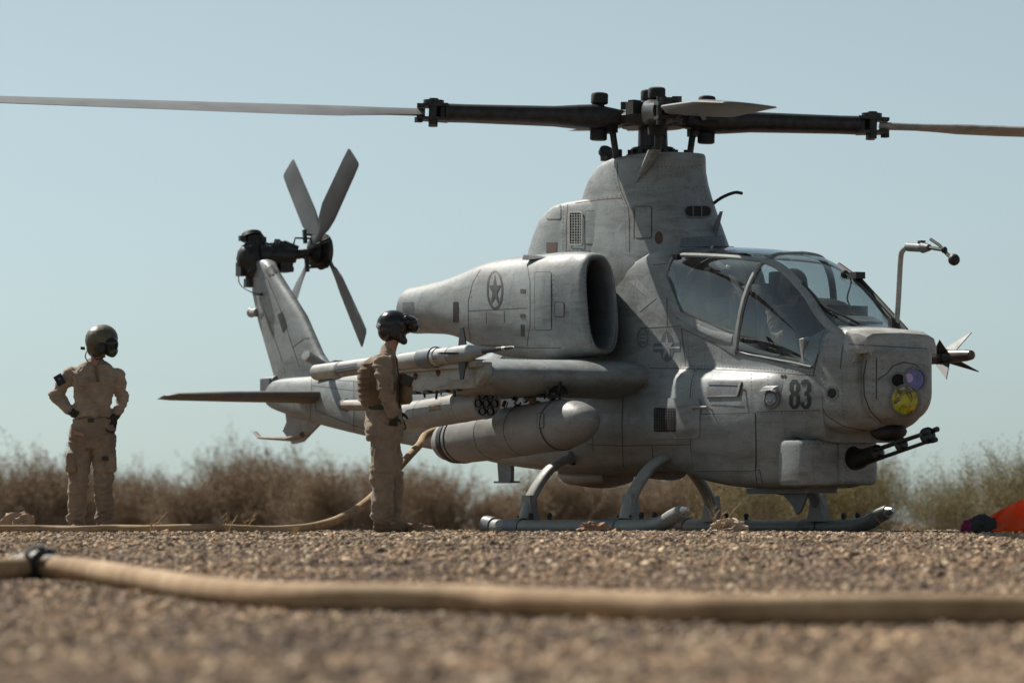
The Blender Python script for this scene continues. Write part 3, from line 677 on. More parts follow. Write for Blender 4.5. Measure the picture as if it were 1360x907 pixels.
# --- nacelle
panel('nac', rrect(711, 362, 732, 438, 2), NACS); panel('nac', rrect(737, 402, 749, 420, 1.5), NACS)
mb = MB(); strip_mb(mb, 'nac', ell(657.5, 385, 9.8, 24.5, 28), 2.4, .003, True); MI = mb.build('insignia_ring', MARKD, NACS, smooth=False, clean=False)
plate('insignia_star', 'nac', star(657.5, 386, 9, 22.5), MARKD, NACS, .0035, edge=False, step=4)
for p in ((602, 401, 609, 428), (692, 431, 697, 447), (691, 384, 698, 389), (691, 417, 698, 422)): plate('cooling_slot', 'nac', rrect(*p, 1.2), HOLE if p[0] < 650 else MARKD, NACS, .004)
plate('heat_patch', 'nac', [(535, 402), (550, 401), (550, 418), (535, 418)], MARKM, NACS, .003, edge=False)
seams('nacelle_seam', 'nac', [[(638, 358), (628, 375), (622, 400), (622, 430), (626, 462)], [(623, 413), (700, 409)], [(646, 415), (646, 430)], [(670, 413), (670, 428)], [(700, 350), (704, 375), (704, 430), (700, 460)], [(640, 458), (700, 462), (745, 462)]], NACS, SEAL, .9)
rivets('rivet_row', 'nac', [[(634, 366), (626, 382), (626, 455)], [(630, 410), (700, 406)], [(775, 350), (778, 400), (786, 460)], [(735, 365), (735, 398)]], NACS, 6)
mb = MB(); h = hit('nac', 714, 343); 
if h: mb.rings([[h[0] + Vector((a, b, c)) for a, b, c in ((.25, 0, -.01), (-.15, -.09, -.01), (-.15, .09, -.01))], [h[0] + Vector((a, b, c)) for a, b, c in ((.2, 0, -.0), (-.15, -.07, .04), (-.15, .07, .04))]]); mb.build('nacelle_scoop', GREY2, NACS)
# --- fuselage side
plate('grille_bezel', 'fus', rrect(858, 529, 931, 582, 6), GREY, FUS, .018)
mb_b = MB(); plate('grille_backing', 'fus', rrect(871, 542, 899.6, 573, 2), HOLE, FUS, .020, edge=False)
mb = MB()
for i in range(1, 9): strip_mb(mb, 'fus', [(871 + 28.6 * i / 9, 543), (871 + 28.6 * i / 9, 572)], .9, .024); strip_mb(mb, 'fus', [(872, 542 + 31 * i / 9), (899, 542 + 31 * i / 9)], .9, .025)
mb.build('grille_mesh', simple('dark_mesh', (.05, .05, .055), .6, .3, .5, 50), FUS, smooth=False, clean=False)
panel('fus', [(917, 551), (1003, 549), (1004, 600), (1003, 624), (922, 625), (919, 600)], FUS, GREY, .008, name='ammunition_bay_door')
panel('fus', [(941, 508), (986, 508), (981, 525), (939, 527)], FUS, GREY2, .012)
mb = MB(); strip_mb(mb, 'fus', [(941, 508), (986, 508)], 2, .03); strip_mb(mb, 'fus', [(986, 508), (981, 526)], 2, .03); strip_mb(mb, 'fus', [(939, 527), (981, 526)], 1.5, .02); mb.build('vent_lip', LIGHT, FUS, smooth=False, clean=False)
hh = [hit('fus', *p) for p in ((922, 545), (924, 541), (943, 541), (945, 544))]
if all(hh): MB().tube([hh[0][0] + hh[0][1] * .005, hh[1][0] + hh[1][1] * .04, hh[2][0] + hh[2][1] * .04, hh[3][0] + hh[3][1] * .005], .011, 7).build('grab_handle', LIGHT, FUS)
h = hit('fus', 1025, 530)
if h:
    a, b, t = frame_of(h[1]); mb = MB(); mb.lathe(h[0] - t * .01, t, [(0, .09), (.02, .092), (.03, .072), (.02, .062)], 24); L_ = mb.build('formation_light', GREY2, FUS)
    MB().lathe(h[0] - t * .01, t, [(0, .060), (.028, .058), (.035, .02)], 20).build('lamp_lens', simple('lens_grey', (.25, .27, .3), .15, .3, .4, 60), L_)
    for q in range(8): MB().ball(h[0] + t * .024 + (a * math.cos(q * .785) + b * math.sin(q * .785)) * .04, .008, 8, 4).build('lamp_bead', STEELW, L_)
    MB().rings([[h[0] + Vector((x_, -.02 + y_, z_)) for x_, z_, y_ in ((-.1, .075, 0), (.12, .085, 0), (.14, .115, 0), (-.06, .12, 0))], [h[0] + Vector((x_, -.02 + y_, z_)) for x_, z_, y_ in ((-.1, .07, -.05), (.12, .08, -.05), (.14, .1, -.04), (-.06, .105, -.04))]]).build('lamp_hood', LIGHT, L_)
for key in ('nose', 'fus'):
    if hit(key, 1105.4, 522): plate('side_port', key, ell(1105.4, 522, 6, 6.5), HOLE, NOSE, .004); mb = MB(); strip_mb(mb, key, ell(1105.4, 522, 7.6, 8.2), 2.4, .008, True); mb.build('side_port_ring', GREY2, NOSE, smooth=False, clean=False); break
# side number 83
def stroke(pl, w): return pl, w
mb = MB(); W_ = 5.0
e8 = lambda cx, y0, y1, a: [(cx - a, y0 + 4.5), (cx - a * .35, y0), (cx + a * .35, y0), (cx + a, y0 + 4.5), (cx + a, y1 - 4.5), (cx + a * .35, y1), (cx - a * .35, y1), (cx - a, y1 - 4.5)]
strip_mb(mb, 'fus', e8(1055.5, 506, 522.5, 4.4), W_, .003, True); strip_mb(mb, 'fus', e8(1055.5, 522.5, 541, 4.7), W_, .0034, True)
for key in ('fus', 'nose'):
    strip_mb(mb, key, [(1065.6, 511), (1066.4, 508), (1069, 506), (1072, 506), (1074.6, 510.5), (1074.6, 518), (1072.5, 522), (1069, 523)], W_, .0038); strip_mb(mb, key, [(1069, 523), (1073, 524), (1075, 528), (1075, 536), (1072.5, 541), (1069, 541), (1066.2, 538), (1065.4, 534)], W_, .0042)
mb.build('side_number', BLACK, FUS, smooth=False, clean=False)
# national insignia, low visibility
mb = MB(); plate('insignia_disc', 'fus', ell(886, 461, 9.2, 20.5), MARKM, FUS, .002, edge=False)
plate('insignia_bars', 'fus', [(868, 456), (904, 455), (904, 467), (868, 468)], MARKM, FUS, .0015, edge=False)
plate('insignia_bar_stripe', 'fus', [(869, 460.5), (903, 460), (903, 463), (869, 463.5)], MARKL, FUS, .003, edge=False)
plate('insignia_star', 'fus', star(886, 461, 9, 19), MARKL, FUS, .004, edge=False, step=4)
mb = MB(); strip_mb(mb, 'fus', ell(854, 449, 7, 12.5), 1.4, .003, True); strip_mb(mb, 'fus', [(850, 444), (858, 444)], 1.4, .003); strip_mb(mb, 'fus', [(850, 449), (858, 449)], 1.4, .003); strip_mb(mb, 'fus', [(851, 454), (857, 454)], 1.4, .003); mb.build('unit_badge', MARKM, FUS, smooth=False, clean=False)
plate('chevron_marking', 'fus', [(836, 374), (846, 370), (872, 396), (850, 414), (846, 408), (860, 396)], MARKL, FUS, .002, edge=False)
seams('fuselage_seam', 'fus', [[(862, 489), (900, 489), (960, 491), (1020, 494), (1085, 499)], [(886, 354), (886, 435)], [(850, 436), (905, 433)], [(905, 435), (911, 487)], [(905, 436), (940, 452), (976, 466), (1020, 478), (1075, 490)],
    [(1003, 547), (1090, 545)], [(1003, 550), (1005, 620)], [(921, 626), (1009, 624), (1014, 645)], [(923, 491), (918, 510), (915, 545), (918, 600)], [(826, 592), (931, 590)], [(866, 592), (868, 625)], [(830, 490), (826, 560), (828, 620)], [(868, 352), (903, 349)], [(1003, 624), (1006, 645)], [(780, 590), (826, 592)], [(786, 545), (788, 600)]], FUS, SEAL, 1.0)
rivets('rivet_row', 'fus', [[(862, 485), (960, 487), (1080, 494)], [(926, 493), (921, 512), (918, 545)], [(998, 497), (998, 546)], [(1010, 550), (1080, 548)], [(925, 622), (1008, 620)], [(925, 629), (1008, 627)], [(890, 354), (890, 430)], [(913, 440), (916, 484)], [(935, 456), (937, 484)], [(835, 596), (930, 594)], [(852, 440), (900, 437)], [(944, 560), (944, 620)], [(972, 560), (972, 620)], [(885, 440), (885, 442)], [(700, 480), (760, 478)], [(1020, 500), (1020, 545)]], FUS, 4.5)
rivets('rivet_row', 'fus', [[(u_, 440), (u_ + 2, 484)] for u_ in (921, 947, 958)] + [[(1010, v_), (1048, v_)] for v_ in (560, 600, 636)] + [[(u_, 596), (u_ + 3, 624)] for u_ in (838, 852, 880, 895, 912)] + [[(795, v_), (826, v_)] for v_ in (548, 570)] + [[(u_, 500), (u_ - 3, 545)] for u_ in (838, 850, 862)] + [[(958, 552), (958, 620)], [(930, 552), (932, 620)], [(987, 552), (988, 620)]], FUS, 4.5, .0045)
rivets('rivet_row', 'nac', [[(u_, 365), (u_, 450)] for u_ in (682, 760)] + [[(640, v_), (700, v_ - 2)] for v_ in (440, 452)] + [[(560, 385), (560, 440)], [(590, 375), (590, 448)]], NACS, 5, .0045)
rivets('rivet_row', 'py', [[(855, 250), (925, 250)], [(858, 222), (862, 270)], [(890, 222), (900, 300)], [(870, 330), (905, 318)]], PYL, 5, .0045)
rivets('rivet_row', 'hp', [[(706, 318), (722, 318)], [(712, 300), (724, 300)], [(748, 275), (748, 330)]], HUMP, 5, .0045)
for p in ((1039, 500), (1043, 500)): plate('static_port', 'fus', ell(p[0], p[1], 2, 2.4, 10), HOLE, FUS, .004)
seams('tail_boom_seam', 'fus', [[(418, 503), (480, 507), (560, 512)], [(414, 512), (480, 520)], [(414, 502), (412, 560)], [(416, 516), (420, 545), (470, 565), (520, 580)], [(470, 505), (470, 590)]], FUS, SEAL, .9)
rivets('rivet_row', 'fus', [[(420, 499), (475, 501)], [(417, 505), (415, 555)], [(473, 508), (473, 585)], [(420, 530), (540, 548)]], FUS, 5)
plate('fin_patch', 'fin', [(369, 418), (375, 414), (381, 432), (376, 441)], BLACK, FIN, .006, step=4)
seams('fin_seam', 'fin', [[(356, 372), (372, 410), (398, 488)], [(388, 462), (403, 450), (414, 448)], [(345, 395), (372, 470), (380, 500)], [(352, 352), (364, 366)]], FIN, SEAL, 1.0)
plate('fin_top_window', 'fin', [(352, 358), (362, 352), (368, 362), (358, 367)], BLACK, FIN, .006, step=4)
rivets('rivet_row', 'fin', [[(360, 372), (376, 412), (402, 486)], [(396, 400), (430, 476)]], FIN, 5)
# nose seams, louvres, turret windows
seams('nose_seam', 'nose', [[(1086, 470), (1080, 500), (1086, 530), (1098, 552), (1120, 566), (1150, 572)], [(1122, 448), (1118, 470), (1116, 490)], [(1100, 432), (1090, 450), (1085, 480)]], NOSE, SEAL, 1.2)
rivets('rivet_row', 'nose', [[(1095, 470), (1092, 500), (1100, 535), (1125, 560)], [(1118, 500), (1120, 555)], [(1105, 436), (1098, 460)]], NOSE, 5)
rivets('rivet_row', 'gun', [[(1125, 590), (1123, 640)], [(1130, 643), (1155, 643)]], GF, 5)
rivets('rivet_row', 'gbx', [[(1058, 592), (1058, 640)], [(1062, 590), (1112, 588)]], GBX, 6)
mb = MB()
for i in range(6): strip_mb(mb, 'hood', [(1126, 464 + i * 2.7), (1148, 464 + i * 2.7)], 1.3, .012)
for i in range(6): strip_mb(mb, 'nose', [(1126, 464 + i * 2.7), (1148, 464 + i * 2.7)], 1.3, .012)
if mb.v: mb.build('louvre_vent', LIGHT, NOSE, smooth=False, clean=False)
seams('hood_seam', 'hood', [[(1127, 457), (1160, 459), (1232, 463)]], HOOD, SEAL, 1.0)
YEL, n_, b_, o_ = newmat('yellow_green_glass_painted_reflection'); co = objco(n_)
f_ = nz(n_, objco(n_, (1, 9, 9)), 1.4, 5, .6, .8)  # noise mask for a dark landscape reflection painted into the yellow coating
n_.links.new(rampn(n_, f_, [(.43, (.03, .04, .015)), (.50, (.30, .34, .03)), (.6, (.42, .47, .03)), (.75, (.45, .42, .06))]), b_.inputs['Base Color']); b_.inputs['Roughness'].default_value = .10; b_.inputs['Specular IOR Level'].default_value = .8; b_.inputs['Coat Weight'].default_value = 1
PUR = simple('violet_coated_glass', (.10, .09, .30), .08, 0, .5, 14); LIL = simple('painted_lilac_glint', (.42, .3, .55), .1, 0, .2, 20)
seams('turret_seam', 'tur', [[(1151, 478), (1147, 500), (1148, 525), (1156, 546), (1170, 560)], [(1164, 475), (1164, 530)], [(1166, 504), (1178, 496), (1186, 486), (1200, 481), (1216, 484), (1226, 494)]], TUR, MARKD, 1.6)
rivets('rivet_row', 'tur', [[(1160, 480), (1160, 540)], [(1172, 480), (1172, 500)]], TUR, 8)
def lens(u, v, a, b, mat, name, off=.006):
    mb = MB(); strip_mb(mb, 'tur', ell(u, v, a + 1.3, b + 1.3), 2.6, off + .012, True); 
    o = plate(name, 'tur', ell(u, v, a, b), mat, TUR, off)
    if mb.v: mb.build('window_bezel', GREY2, o or TUR, smooth=False, clean=False)
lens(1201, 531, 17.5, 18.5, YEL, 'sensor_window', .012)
lens(1192, 505, 8.5, 8.5, HOLE, 'sensor_window', .010)
lens(1214, 504, 13, 14, PUR, 'sensor_window', .006)
plate('painted_lens_glint', 'tur', ell(1206, 502, 5, 6), LIL, TUR, .02)  # lilac disc painted as a highlight on the violet window

# --- the gun
G0 = ly(1133, 610, -.1); G1 = ly(1238, 577, 0)
hg = hit('gun', 1134, 608)
plate('gun_port', 'gun', ell(1133, 608, 11, 15.5), HOLE, GF, .006)
gd = (G1 - Vector((3.25, 0, .60))).normalized(); ga, gbv, _ = frame_of(gd); GB = Vector((3.25, .0, .605))
Lg = (G1 - GB).length
for k in range(3):
    t = 2 * math.pi * k / 3 + .3; o_ = ga * (.055 * math.cos(t)) + gbv * (.055 * math.sin(t))
    MB().tube([GB + o_, GB + gd * (Lg * .35) + o_, GB + gd * Lg + o_ * .9], [.021, .019, .016], 12).build('gun_barrel', GUNM, GF)
mb = MB(); mb.lathe(GB, gd, [(.1, .09), (.34, .09), (.38, .075), (.62, .07), (.66, .03)], 20); mb.lathe(GB, gd, [(Lg * .66, .03), (Lg * .66 + .01, .066), (Lg * .66 + .03, .066), (Lg * .66 + .05, .03)], 16); mb.lathe(GB, gd, [(Lg - .1, .03), (Lg - .09, .072), (Lg - .05, .072), (Lg - .04, .03)], 16); mb.build('barrel_clamp', GUNM, GF)
for k in range(3):
    t = 2 * math.pi * k / 3 + .3; o_ = ga * (.055 * math.cos(t)) + gbv * (.055 * math.sin(t)); MB().cyl(GB + gd * (Lg - .04) + o_, GB + gd * (Lg + .03) + o_, .021, .024, 10).build('muzzle', GUNM, GF)
mb = MB(); mb.ball(ly(1180, 573, .05), .16, 16, 8, (1.1, 1, .55)); mb.build('camera_ball', BLACK, NOSE)

# ------------------------------------------------------------------ canopy
CP = [(.95, [(.503, 2.0), (.505, 2.2), (.495, 2.38), (.45, 2.54), (.30, 2.655), (0, 2.69)]), (1.25, [(.50, 2.05), (.505, 2.2), (.49, 2.36), (.44, 2.52), (.27, 2.64), (0, 2.675)]),
 (1.7, [(.495, 1.86), (.505, 2.06), (.49, 2.28), (.42, 2.48), (.25, 2.605), (0, 2.64)]), (2.3, [(.49, 1.64), (.505, 1.88), (.485, 2.16), (.40, 2.41), (.24, 2.545), (0, 2.58)]),
 (2.75, [(.475, 1.56), (.49, 1.80), (.46, 2.07), (.38, 2.32), (.25, 2.46), (0, 2.50)]), (3.2, [(.465, 1.50), (.47, 1.68), (.44, 1.88), (.37, 2.08), (.28, 2.21), (0, 2.27)]),
 (3.55, [(.455, 1.45), (.45, 1.56), (.42, 1.7), (.38, 1.83), (.32, 1.93), (0, 2.01)]), (3.88, [(.42, 1.46), (.41, 1.54), (.39, 1.62), (.36, 1.68), (.33, 1.73), (0, 1.80)])]
cols = [spline([(s[0], s[1][j][0], s[1][j][1]) for s in CP], 10) for j in range(6)]
CX = [p.x for p in cols[0]]
def CS(x, s):
    "canopy skin: s = -1 starboard sill .. 0 centre .. 1 port sill"
    i = max(0, min(len(CX) - 2, next((k for k in range(len(CX) - 1) if CX[k + 1] >= x), len(CX) - 2))); f = (x - CX[i]) / (CX[i + 1] - CX[i])
    pts = [cols[j][i].lerp(cols[j][i + 1], f) for j in range(6)]; q = spline(pts, 6); t = (1 - abs(s)) * (len(q) - 1); k = min(int(t), len(q) - 2)
    p = q[k].lerp(q[k + 1], t - k); return Vector((x, math.copysign(max(p.y, 0), s), p.z))
full = MB(); full.rings([[CS(x, -1 + 2 * i / 40) for i in range(41)] for x in [.95 + 2.93 * k / 60 for k in range(61)]], cap=False, closed=False); reg('can', full)
GL = D.materials.new('dusty_canopy_glass'); GL.use_nodes = True; nt = GL.node_tree; nt.nodes.clear(); co = objco(nt)
o_ = nt.nodes.new('ShaderNodeOutputMaterial'); tr = nt.nodes.new('ShaderNodeBsdfTransparent'); tr.inputs[0].default_value = (.62, .68, .69, 1)
gl = nt.nodes.new('ShaderNodeBsdfGlossy'); gl.inputs['Roughness'].default_value = .02; gl.inputs[0].default_value = (.9, .95, 1, 1); df = nt.nodes.new('ShaderNodeBsdfDiffuse'); df.inputs[0].default_value = (.42, .42, .40, 1)
fr = nt.nodes.new('ShaderNodeLayerWeight'); fr.inputs[0].default_value = .5
pw = nt.nodes.new('ShaderNodeMath'); pw.operation = 'POWER'; pw.inputs[1].default_value = 3.5; nt.links.new(fr.outputs['Facing'], pw.inputs[0])
ad = nt.nodes.new('ShaderNodeMath'); ad.operation = 'MULTIPLY_ADD'; ad.inputs[1].default_value = .85; ad.inputs[2].default_value = .06; ad.use_clamp = True; nt.links.new(pw.outputs[0], ad.inputs[0])
m1 = nt.nodes.new('ShaderNodeMixShader'); nt.links.new(ad.outputs[0], m1.inputs[0]); nt.links.new(tr.outputs[0], m1.inputs[1]); nt.links.new(gl.outputs[0], m1.inputs[2])
m2 = nt.nodes.new('ShaderNodeMixShader'); nt.links.new(rampn(nt, nz(nt, objco(nt, (1, 1, .5)), 3.2, 6, .7, .8), [(.42, (.012,) * 3), (.6, (.035,) * 3), (.74, (.16,) * 3)]), m2.inputs[0]); nt.links.new(m1.outputs[0], m2.inputs[1]); nt.links.new(df.outputs[0], m2.inputs[2])
nt.links.new(m2.outputs[0], o_.inputs[0])
def arch(s): return 2.26 + .36 * (1 - abs(s)) ** .8
def pane(name, xa, xb, s0, s1, nu=16, nv=12):
    v = []; 
    for i in range(nu + 1):
        for j in range(nv + 1):
            s = s0 + (s1 - s0) * j / nv; a = xa(s) if callable(xa) else xa; b = xb(s) if callable(xb) else xb
            v.append(CS(a + (b - a) * i / nu, s))
    return MB().add(v, [(i * (nv + 1) + j, i * (nv + 1) + j + 1, (i + 1) * (nv + 1) + j + 1, (i + 1) * (nv + 1) + j) for i in range(nu) for j in range(nv)]).build(name, GL, HELI, ang=180, clean=False)
ES = .30
for s in (-1, 1):
    pane('rear_side_window', 1.0, arch, s * .98, s * ES); pane('front_side_window', arch, (lambda q: 3.50 + .26 * (1 - abs(q)) / (1 - ES)), s * .98, s * ES)
pane('canopy_roof_glass', 1.0, arch, -ES, ES); pane('windshield', arch, 3.88, -ES, ES)
def frame(name, fn, w, th=.02, k=24, mat=None, mirror=True):
    "bar along a curve on the skin: fn(t) -> (x, s)"
    obs = []
    for sg in ((-1, 1) if mirror else (1,)):
        rs = []
        pts = [CS(fn(i / k)[0], sg * fn(i / k)[1] if mirror else fn(i / k)[1]) for i in range(k + 1)]
        for i, p in enumerate(pts):
            t = (pts[min(i + 1, k)] - pts[max(i - 1, 0)]).normalized(); n = (p - Vector((p.x, 0, 1.7))).normalized(); n = (n - t * n.dot(t)).normalized(); b = t.cross(n)
            rs.append([p + b * (w / 2 * a) + n * (th * c) for a, c in ((-1, -.5), (1, -.5), (1, .3), (.7, .6), (-.7, .6), (-1, .3))])
        obs.append(MB().rings(rs).build(name, mat or GREY, HELI, ang=30))
    return obs
frame('canopy_arch_frame', lambda t: (arch(1 - t * (1 - ES)), 1 - t * (1 - ES)), .075, .022)
frame('canopy_arch_frame', lambda t: (arch(ES * (1 - 2 * t)), ES * (1 - 2 * t)), .075, .024, mirror=False)
frame('windshield_frame', lambda t: (2.56 + 1.32 * t, ES), .075, .028)
frame('canopy_roof_frame', lambda t: (1.0 + 1.56 * t, ES), .05, .022)
frame('canopy_sill_frame', lambda t: (1.28 + (arch(1) - 1.28) * t, .965 - .09 * t + .02), .09, .018)
frame('canopy_rear_frame', lambda t: (1.04 + .30 * max(0, (t * .72 + .28 - .55)) / .45 * 1.0, .28 + .72 * t), .11, .018)
frame('front_sill_frame', lambda t: (arch(1) + (3.5 - arch(1)) * t, .985), .022, .014, mat=GREY2)
# wide grey skin under the rear window
for s in (-1, 1):
    mb = MB(); v = []
    for i in range(17):
        x = 1.2 + (2.3 - 1.2) * i / 16; zt = 2.06 - (x - 1.2) * .21; p0 = CS(x, s * .999)
        for j in range(5):
            z = p0.z - .03 + (zt - p0.z + .03) * j / 4; v.append(Vector((x, s * (.508 - .004 * abs(j - 2)), z)))
    mb.add(v, [(i * 5 + j, i * 5 + j + 1, i * 5 + j + 6, i * 5 + j + 5) for i in range(16) for j in range(4)]); reg('skirt', mb) if s < 0 else None
    mb.build('canopy_skirt', GREY, HELI)
rivets('rivet_row', 'can', [[(981, 460), (984, 430), (998, 390), (1020, 352), (1036, 338)], [(1046, 340), (1075, 370), (1098, 405), (1112, 428)]], HELI, 3.5, .005, LIGHT)
mb = MB(); q = [CS(3.15, -.27) + Vector((0, 0, .02)), CS(3.5, -.20) + Vector((0, 0, .03)), CS(3.82, -.10) + Vector((0, 0, .03))]; mb.tube(q, .012, 6); mb.box(CS(3.05, .26) + Vector((0, 0, .04)), (.16, .10, .06)); mb.tube([CS(2.75, .3) + Vector((0, 0, .03)), CS(3.1, .29) + Vector((0, 0, .05)), CS(3.78, .28) + Vector((0, 0, .03))], .02, 6); mb.build('windshield_wiper', BLACK, HELI)
mb = MB(); mb.box((3.62, -.02, 1.88), (.18, .36, .03), Matrix.Rotation(R(18), 3, 'Y')); mb.build('windshield_drain_strip', LIGHT, HELI)
# cockpit interior
INT = simple('cockpit_black', (.018, .019, .021), .75, 0, .4, 12); INTG = simple('cockpit_grey', (.03, .031, .034), .7, 0, .3, 12)
mb = MB(); mb.box((3.0, 0, 1.78), (.5, .56, .34)); mb.box((2.98, 0, 1.98), (.56, .60, .10)); mb.ball((2.95, 0, 2.0), .22, 14, 7, (1.4, 1.2, .5)); mb.build('instrument_shroud', INT, HELI)
mb = MB(); mb.box((1.98, 0, 1.95), (.22, .6, .5)); mb.ball((1.95, 0, 2.2), .2, 12, 6, (1.2, 1.3, .5)); mb.build('rear_instrument_shroud', INT, HELI)
for x0, z0 in ((2.28, 1.62), (1.22, 1.92)):
    mb = MB(); mb.box((x0, 0, z0 + .32), (.12, .44, .66), Matrix.Rotation(R(-8), 3, 'Y')); mb.box((x0 + .25, 0, z0 + .06), (.42, .42, .12)); mb.box((x0 + .04, 0, z0 + .66), (.10, .26, .2))
    for s in (-1, 1): mb.box((x0 + .1, s * .23, z0 + .3), (.26, .03, .5))
    mb.build('crew_seat', INTG, HELI, bevel=.02)
mb = MB(); mb.tube(spline([(1.25, -.40, 2.2), (1.35, -.36, 2.42), (1.5, -.15, 2.56), (1.5, .15, 2.56), (1.35, .36, 2.42), (1.25, .4, 2.2)], 5), .035, 8); mb.tube([(1.5, -.2, 2.5), (1.9, -.3, 2.38), (2.3, -.40, 2.1)], .03, 7); mb.build('cockpit_roll_bar', INT, HELI)
mb = MB(); mb.box((2.2, 0, 1.4), (2.6, .84, .2)); mb.box((1.12, 0, 2.3), (.08, .86, .6)); mb.build('cockpit_floor', INT, HELI)
mb = MB(); mb.tube(spline([(3.3, .1, 2.0), (3.2, .12, 2.1), (3.22, .15, 2.25), (3.12, .15, 2.33)], 4), .008, 5); mb.ball((3.1, .16, 2.32), .04, 8, 5); mb.build('compass_bracket', INT, HELI)
mb = MB(); p = ly(1070, 465, -.42); mb.box(p, (.02, .13, .22), Matrix.Rotation(R(20), 3, 'Z') @ Matrix.Rotation(R(12), 3, 'X')); CARD = mb.build('paper_card', simple('white_paper', (.75, .76, .75), .8, 0, .05), None); CARD.matrix_world = ROOT
tag(CARD, 'white folded paper card propped inside the lower front corner of the canopy side window', 'paper')

# --- air data probe and whip antennas
mb = MB(); b0 = ly(1190, 436, .25); P_ = [b0 + Vector((0, 0, -.03)), ly(1193, 400, .25), ly(1196, 345, .25), ly(1199, 333, .25), ly(1206, 328, .25), ly(1218, 328, .25)]; mb.tube(spline(P_, 4), .024, 10)
AP = mb.build('air_data_mast', LIGHT, HELI)
mb = MB(); mb.cyl(ly(1206, 328, .25), ly(1226, 329, .25), .04, .04, 12); mb.cyl(ly(1226, 329, .25), ly(1234, 329, .25), .05, .03, 12); mb.build('probe_body', GREY2, AP)
mb = MB(); mb.tube([ly(1234, 329, .25), ly(1252, 332, .25), ly(1262, 341, .25)], .017, 7); mb.tube([ly(1236, 318, .25), ly(1248, 326, .25), ly(1258, 338, .25)], .014, 7); mb.ball(ly(1254, 332, .25), .03, 8, 5); mb.ball(ly(1267, 345, .25), .052, 12, 8); mb.box(ly(1224, 322, .25), (.05, .05, .03)); mb.build('probe_head', BLACK, AP)
mb = MB(); c = b0; mb.cyl(c - Vector((0, 0, .02)), c + Vector((0, 0, .08)), .045, .03, 10); mb.box(c + Vector((0, -.05, .03)), (.06, .03, .12)); mb.build('probe_foot', BLACK, AP)
mb = MB(); mb.tube(spline([ly(942, 275, .3), ly(958, 263, .3), ly(975, 256, .3), ly(985, 257, .3)], 4), .016, 7); mb.build('whip_antenna', BLACK, HELI)
mb = MB(); a0, a1 = ly(942, 328, .1), ly(958, 281, .1); mb.rings([[a0 + Vector((q, r, 0)) for q, r in ((.1, 0), (0, .02), (-.1, 0), (0, -.02))], [a1 + Vector((q, r, 0)) for q, r in ((.03, 0), (0, .01), (-.03, 0), (0, -.01))]]); mb.build('blade_antenna', GREY2, HELI)

# ------------------------------------------------------------------ stub wings
for s in (-1, 1):
    mb = MB(); rs = []
    for y, xc, a, zc, b in [(.50, .10, .80, 1.455, .185), (.66, .10, .78, 1.455, .182), (1.2, .06, .70, 1.455, .178), (1.9, .0, .62, 1.46, .172), (2.10, -.02, .58, 1.46, .165), (2.16, -.02, .52, 1.46, .13)]:
        rs.append([Vector((xc + a * (abs(math.cos(t)) ** (.8 if math.cos(t) > 0 else 1.3)) * math.copysign(1, math.cos(t)), s * y, zc + b * math.sin(t))) for t in [2 * math.pi * k / 36 for k in range(36)]])
    mb.rings(rs); 
    if s < 0: reg('wing', mb)
    W = mb.build('stub_wing', GREY, HELI, ang=60)
    mb = MB(); mb.box((-.62, s * 2.14, 1.475), (2.15, .13, .27)); mb.box((-.5, s * 2.24, 1.565), (2.3, .07, .07)); mb.prism([(.45, s * 2.09, 1.34), (.62, s * 2.09, 1.47), (.62, s * 2.09, 1.58), (.45, s * 2.09, 1.61)], (0, -.1 * -s, 0)); mb.build('wingtip_launcher', LIGHT if s < 0 else GREY, HELI, bevel=.015)
rivets('rivet_row', 'wing', [[(723, 476), (723, 500)], [(660, 478), (830, 478)]], HELI, 5)
for y, xa, xb, zb in ((-1.86, -1.25, -.12, 1.335), (-1.4, -1.1, .75, 1.27)):
    mb = MB(); mb.prism([(xa, y - .05, zb), (xb, y - .05, zb + .02), (xb - .08, y - .05, zb + .10), (xa + .1, y - .05, zb + .09)], (0, .10, 0)); mb.build('ejector_rack', DARKM, HELI, bevel=.01)
    for q in range(16):
        x = xa + .06 + (xb - xa - .1) * q / 15 + rnd.uniform(-.03, .03); c = (x, y + rnd.choice((-1, 1)) * rnd.uniform(.02, .075), zb - rnd.uniform(-.06, .02)); mb = MB()
        if q % 3 == 0: mb.cyl(c, Vector(c) + Vector((rnd.uniform(-.04, .04), 0, .09)), rnd.uniform(.012, .024), n=7)
        elif q % 3 == 1: mb.tube(spline([c, Vector(c) + Vector((.05, -.03, .06)), Vector(c) + Vector((.13, 0, .03))], 3), .01, 5)
        else: mb.box(c, (rnd.uniform(.03, .07), rnd.uniform(.03, .05), rnd.uniform(.03, .06)), Matrix.Rotation(rnd.uniform(-.6, .6), 3, 'Y'))
        mb.build('rack_fitting', DARKM if q % 4 else STEELW, HELI)
for q in range(12):
    x = -1.55 + q * .155 + rnd.uniform(-.04, .04); mb = MB()
    if q % 2: mb.box((x, -2.17 + rnd.uniform(-.03, .01), 1.335), (rnd.uniform(.04, .12), .05, rnd.uniform(.02, .05)))
    else: mb.cyl((x, -2.18, 1.35), (x + rnd.uniform(-.03, .03), -2.18, 1.29 - rnd.uniform(0, .03)), rnd.uniform(.010, .02), n=6)
    mb.build('launcher_fitting', BLACK, HELI)
for x, z in ((-.72, 1.50), (-1.3, 1.42), (-.25, 1.52)): MB().cyl((x, -2.20, z), (x + .03, -2.212, z - .03), .028, n=8).build('launcher_fitting', SEALR, HELI)
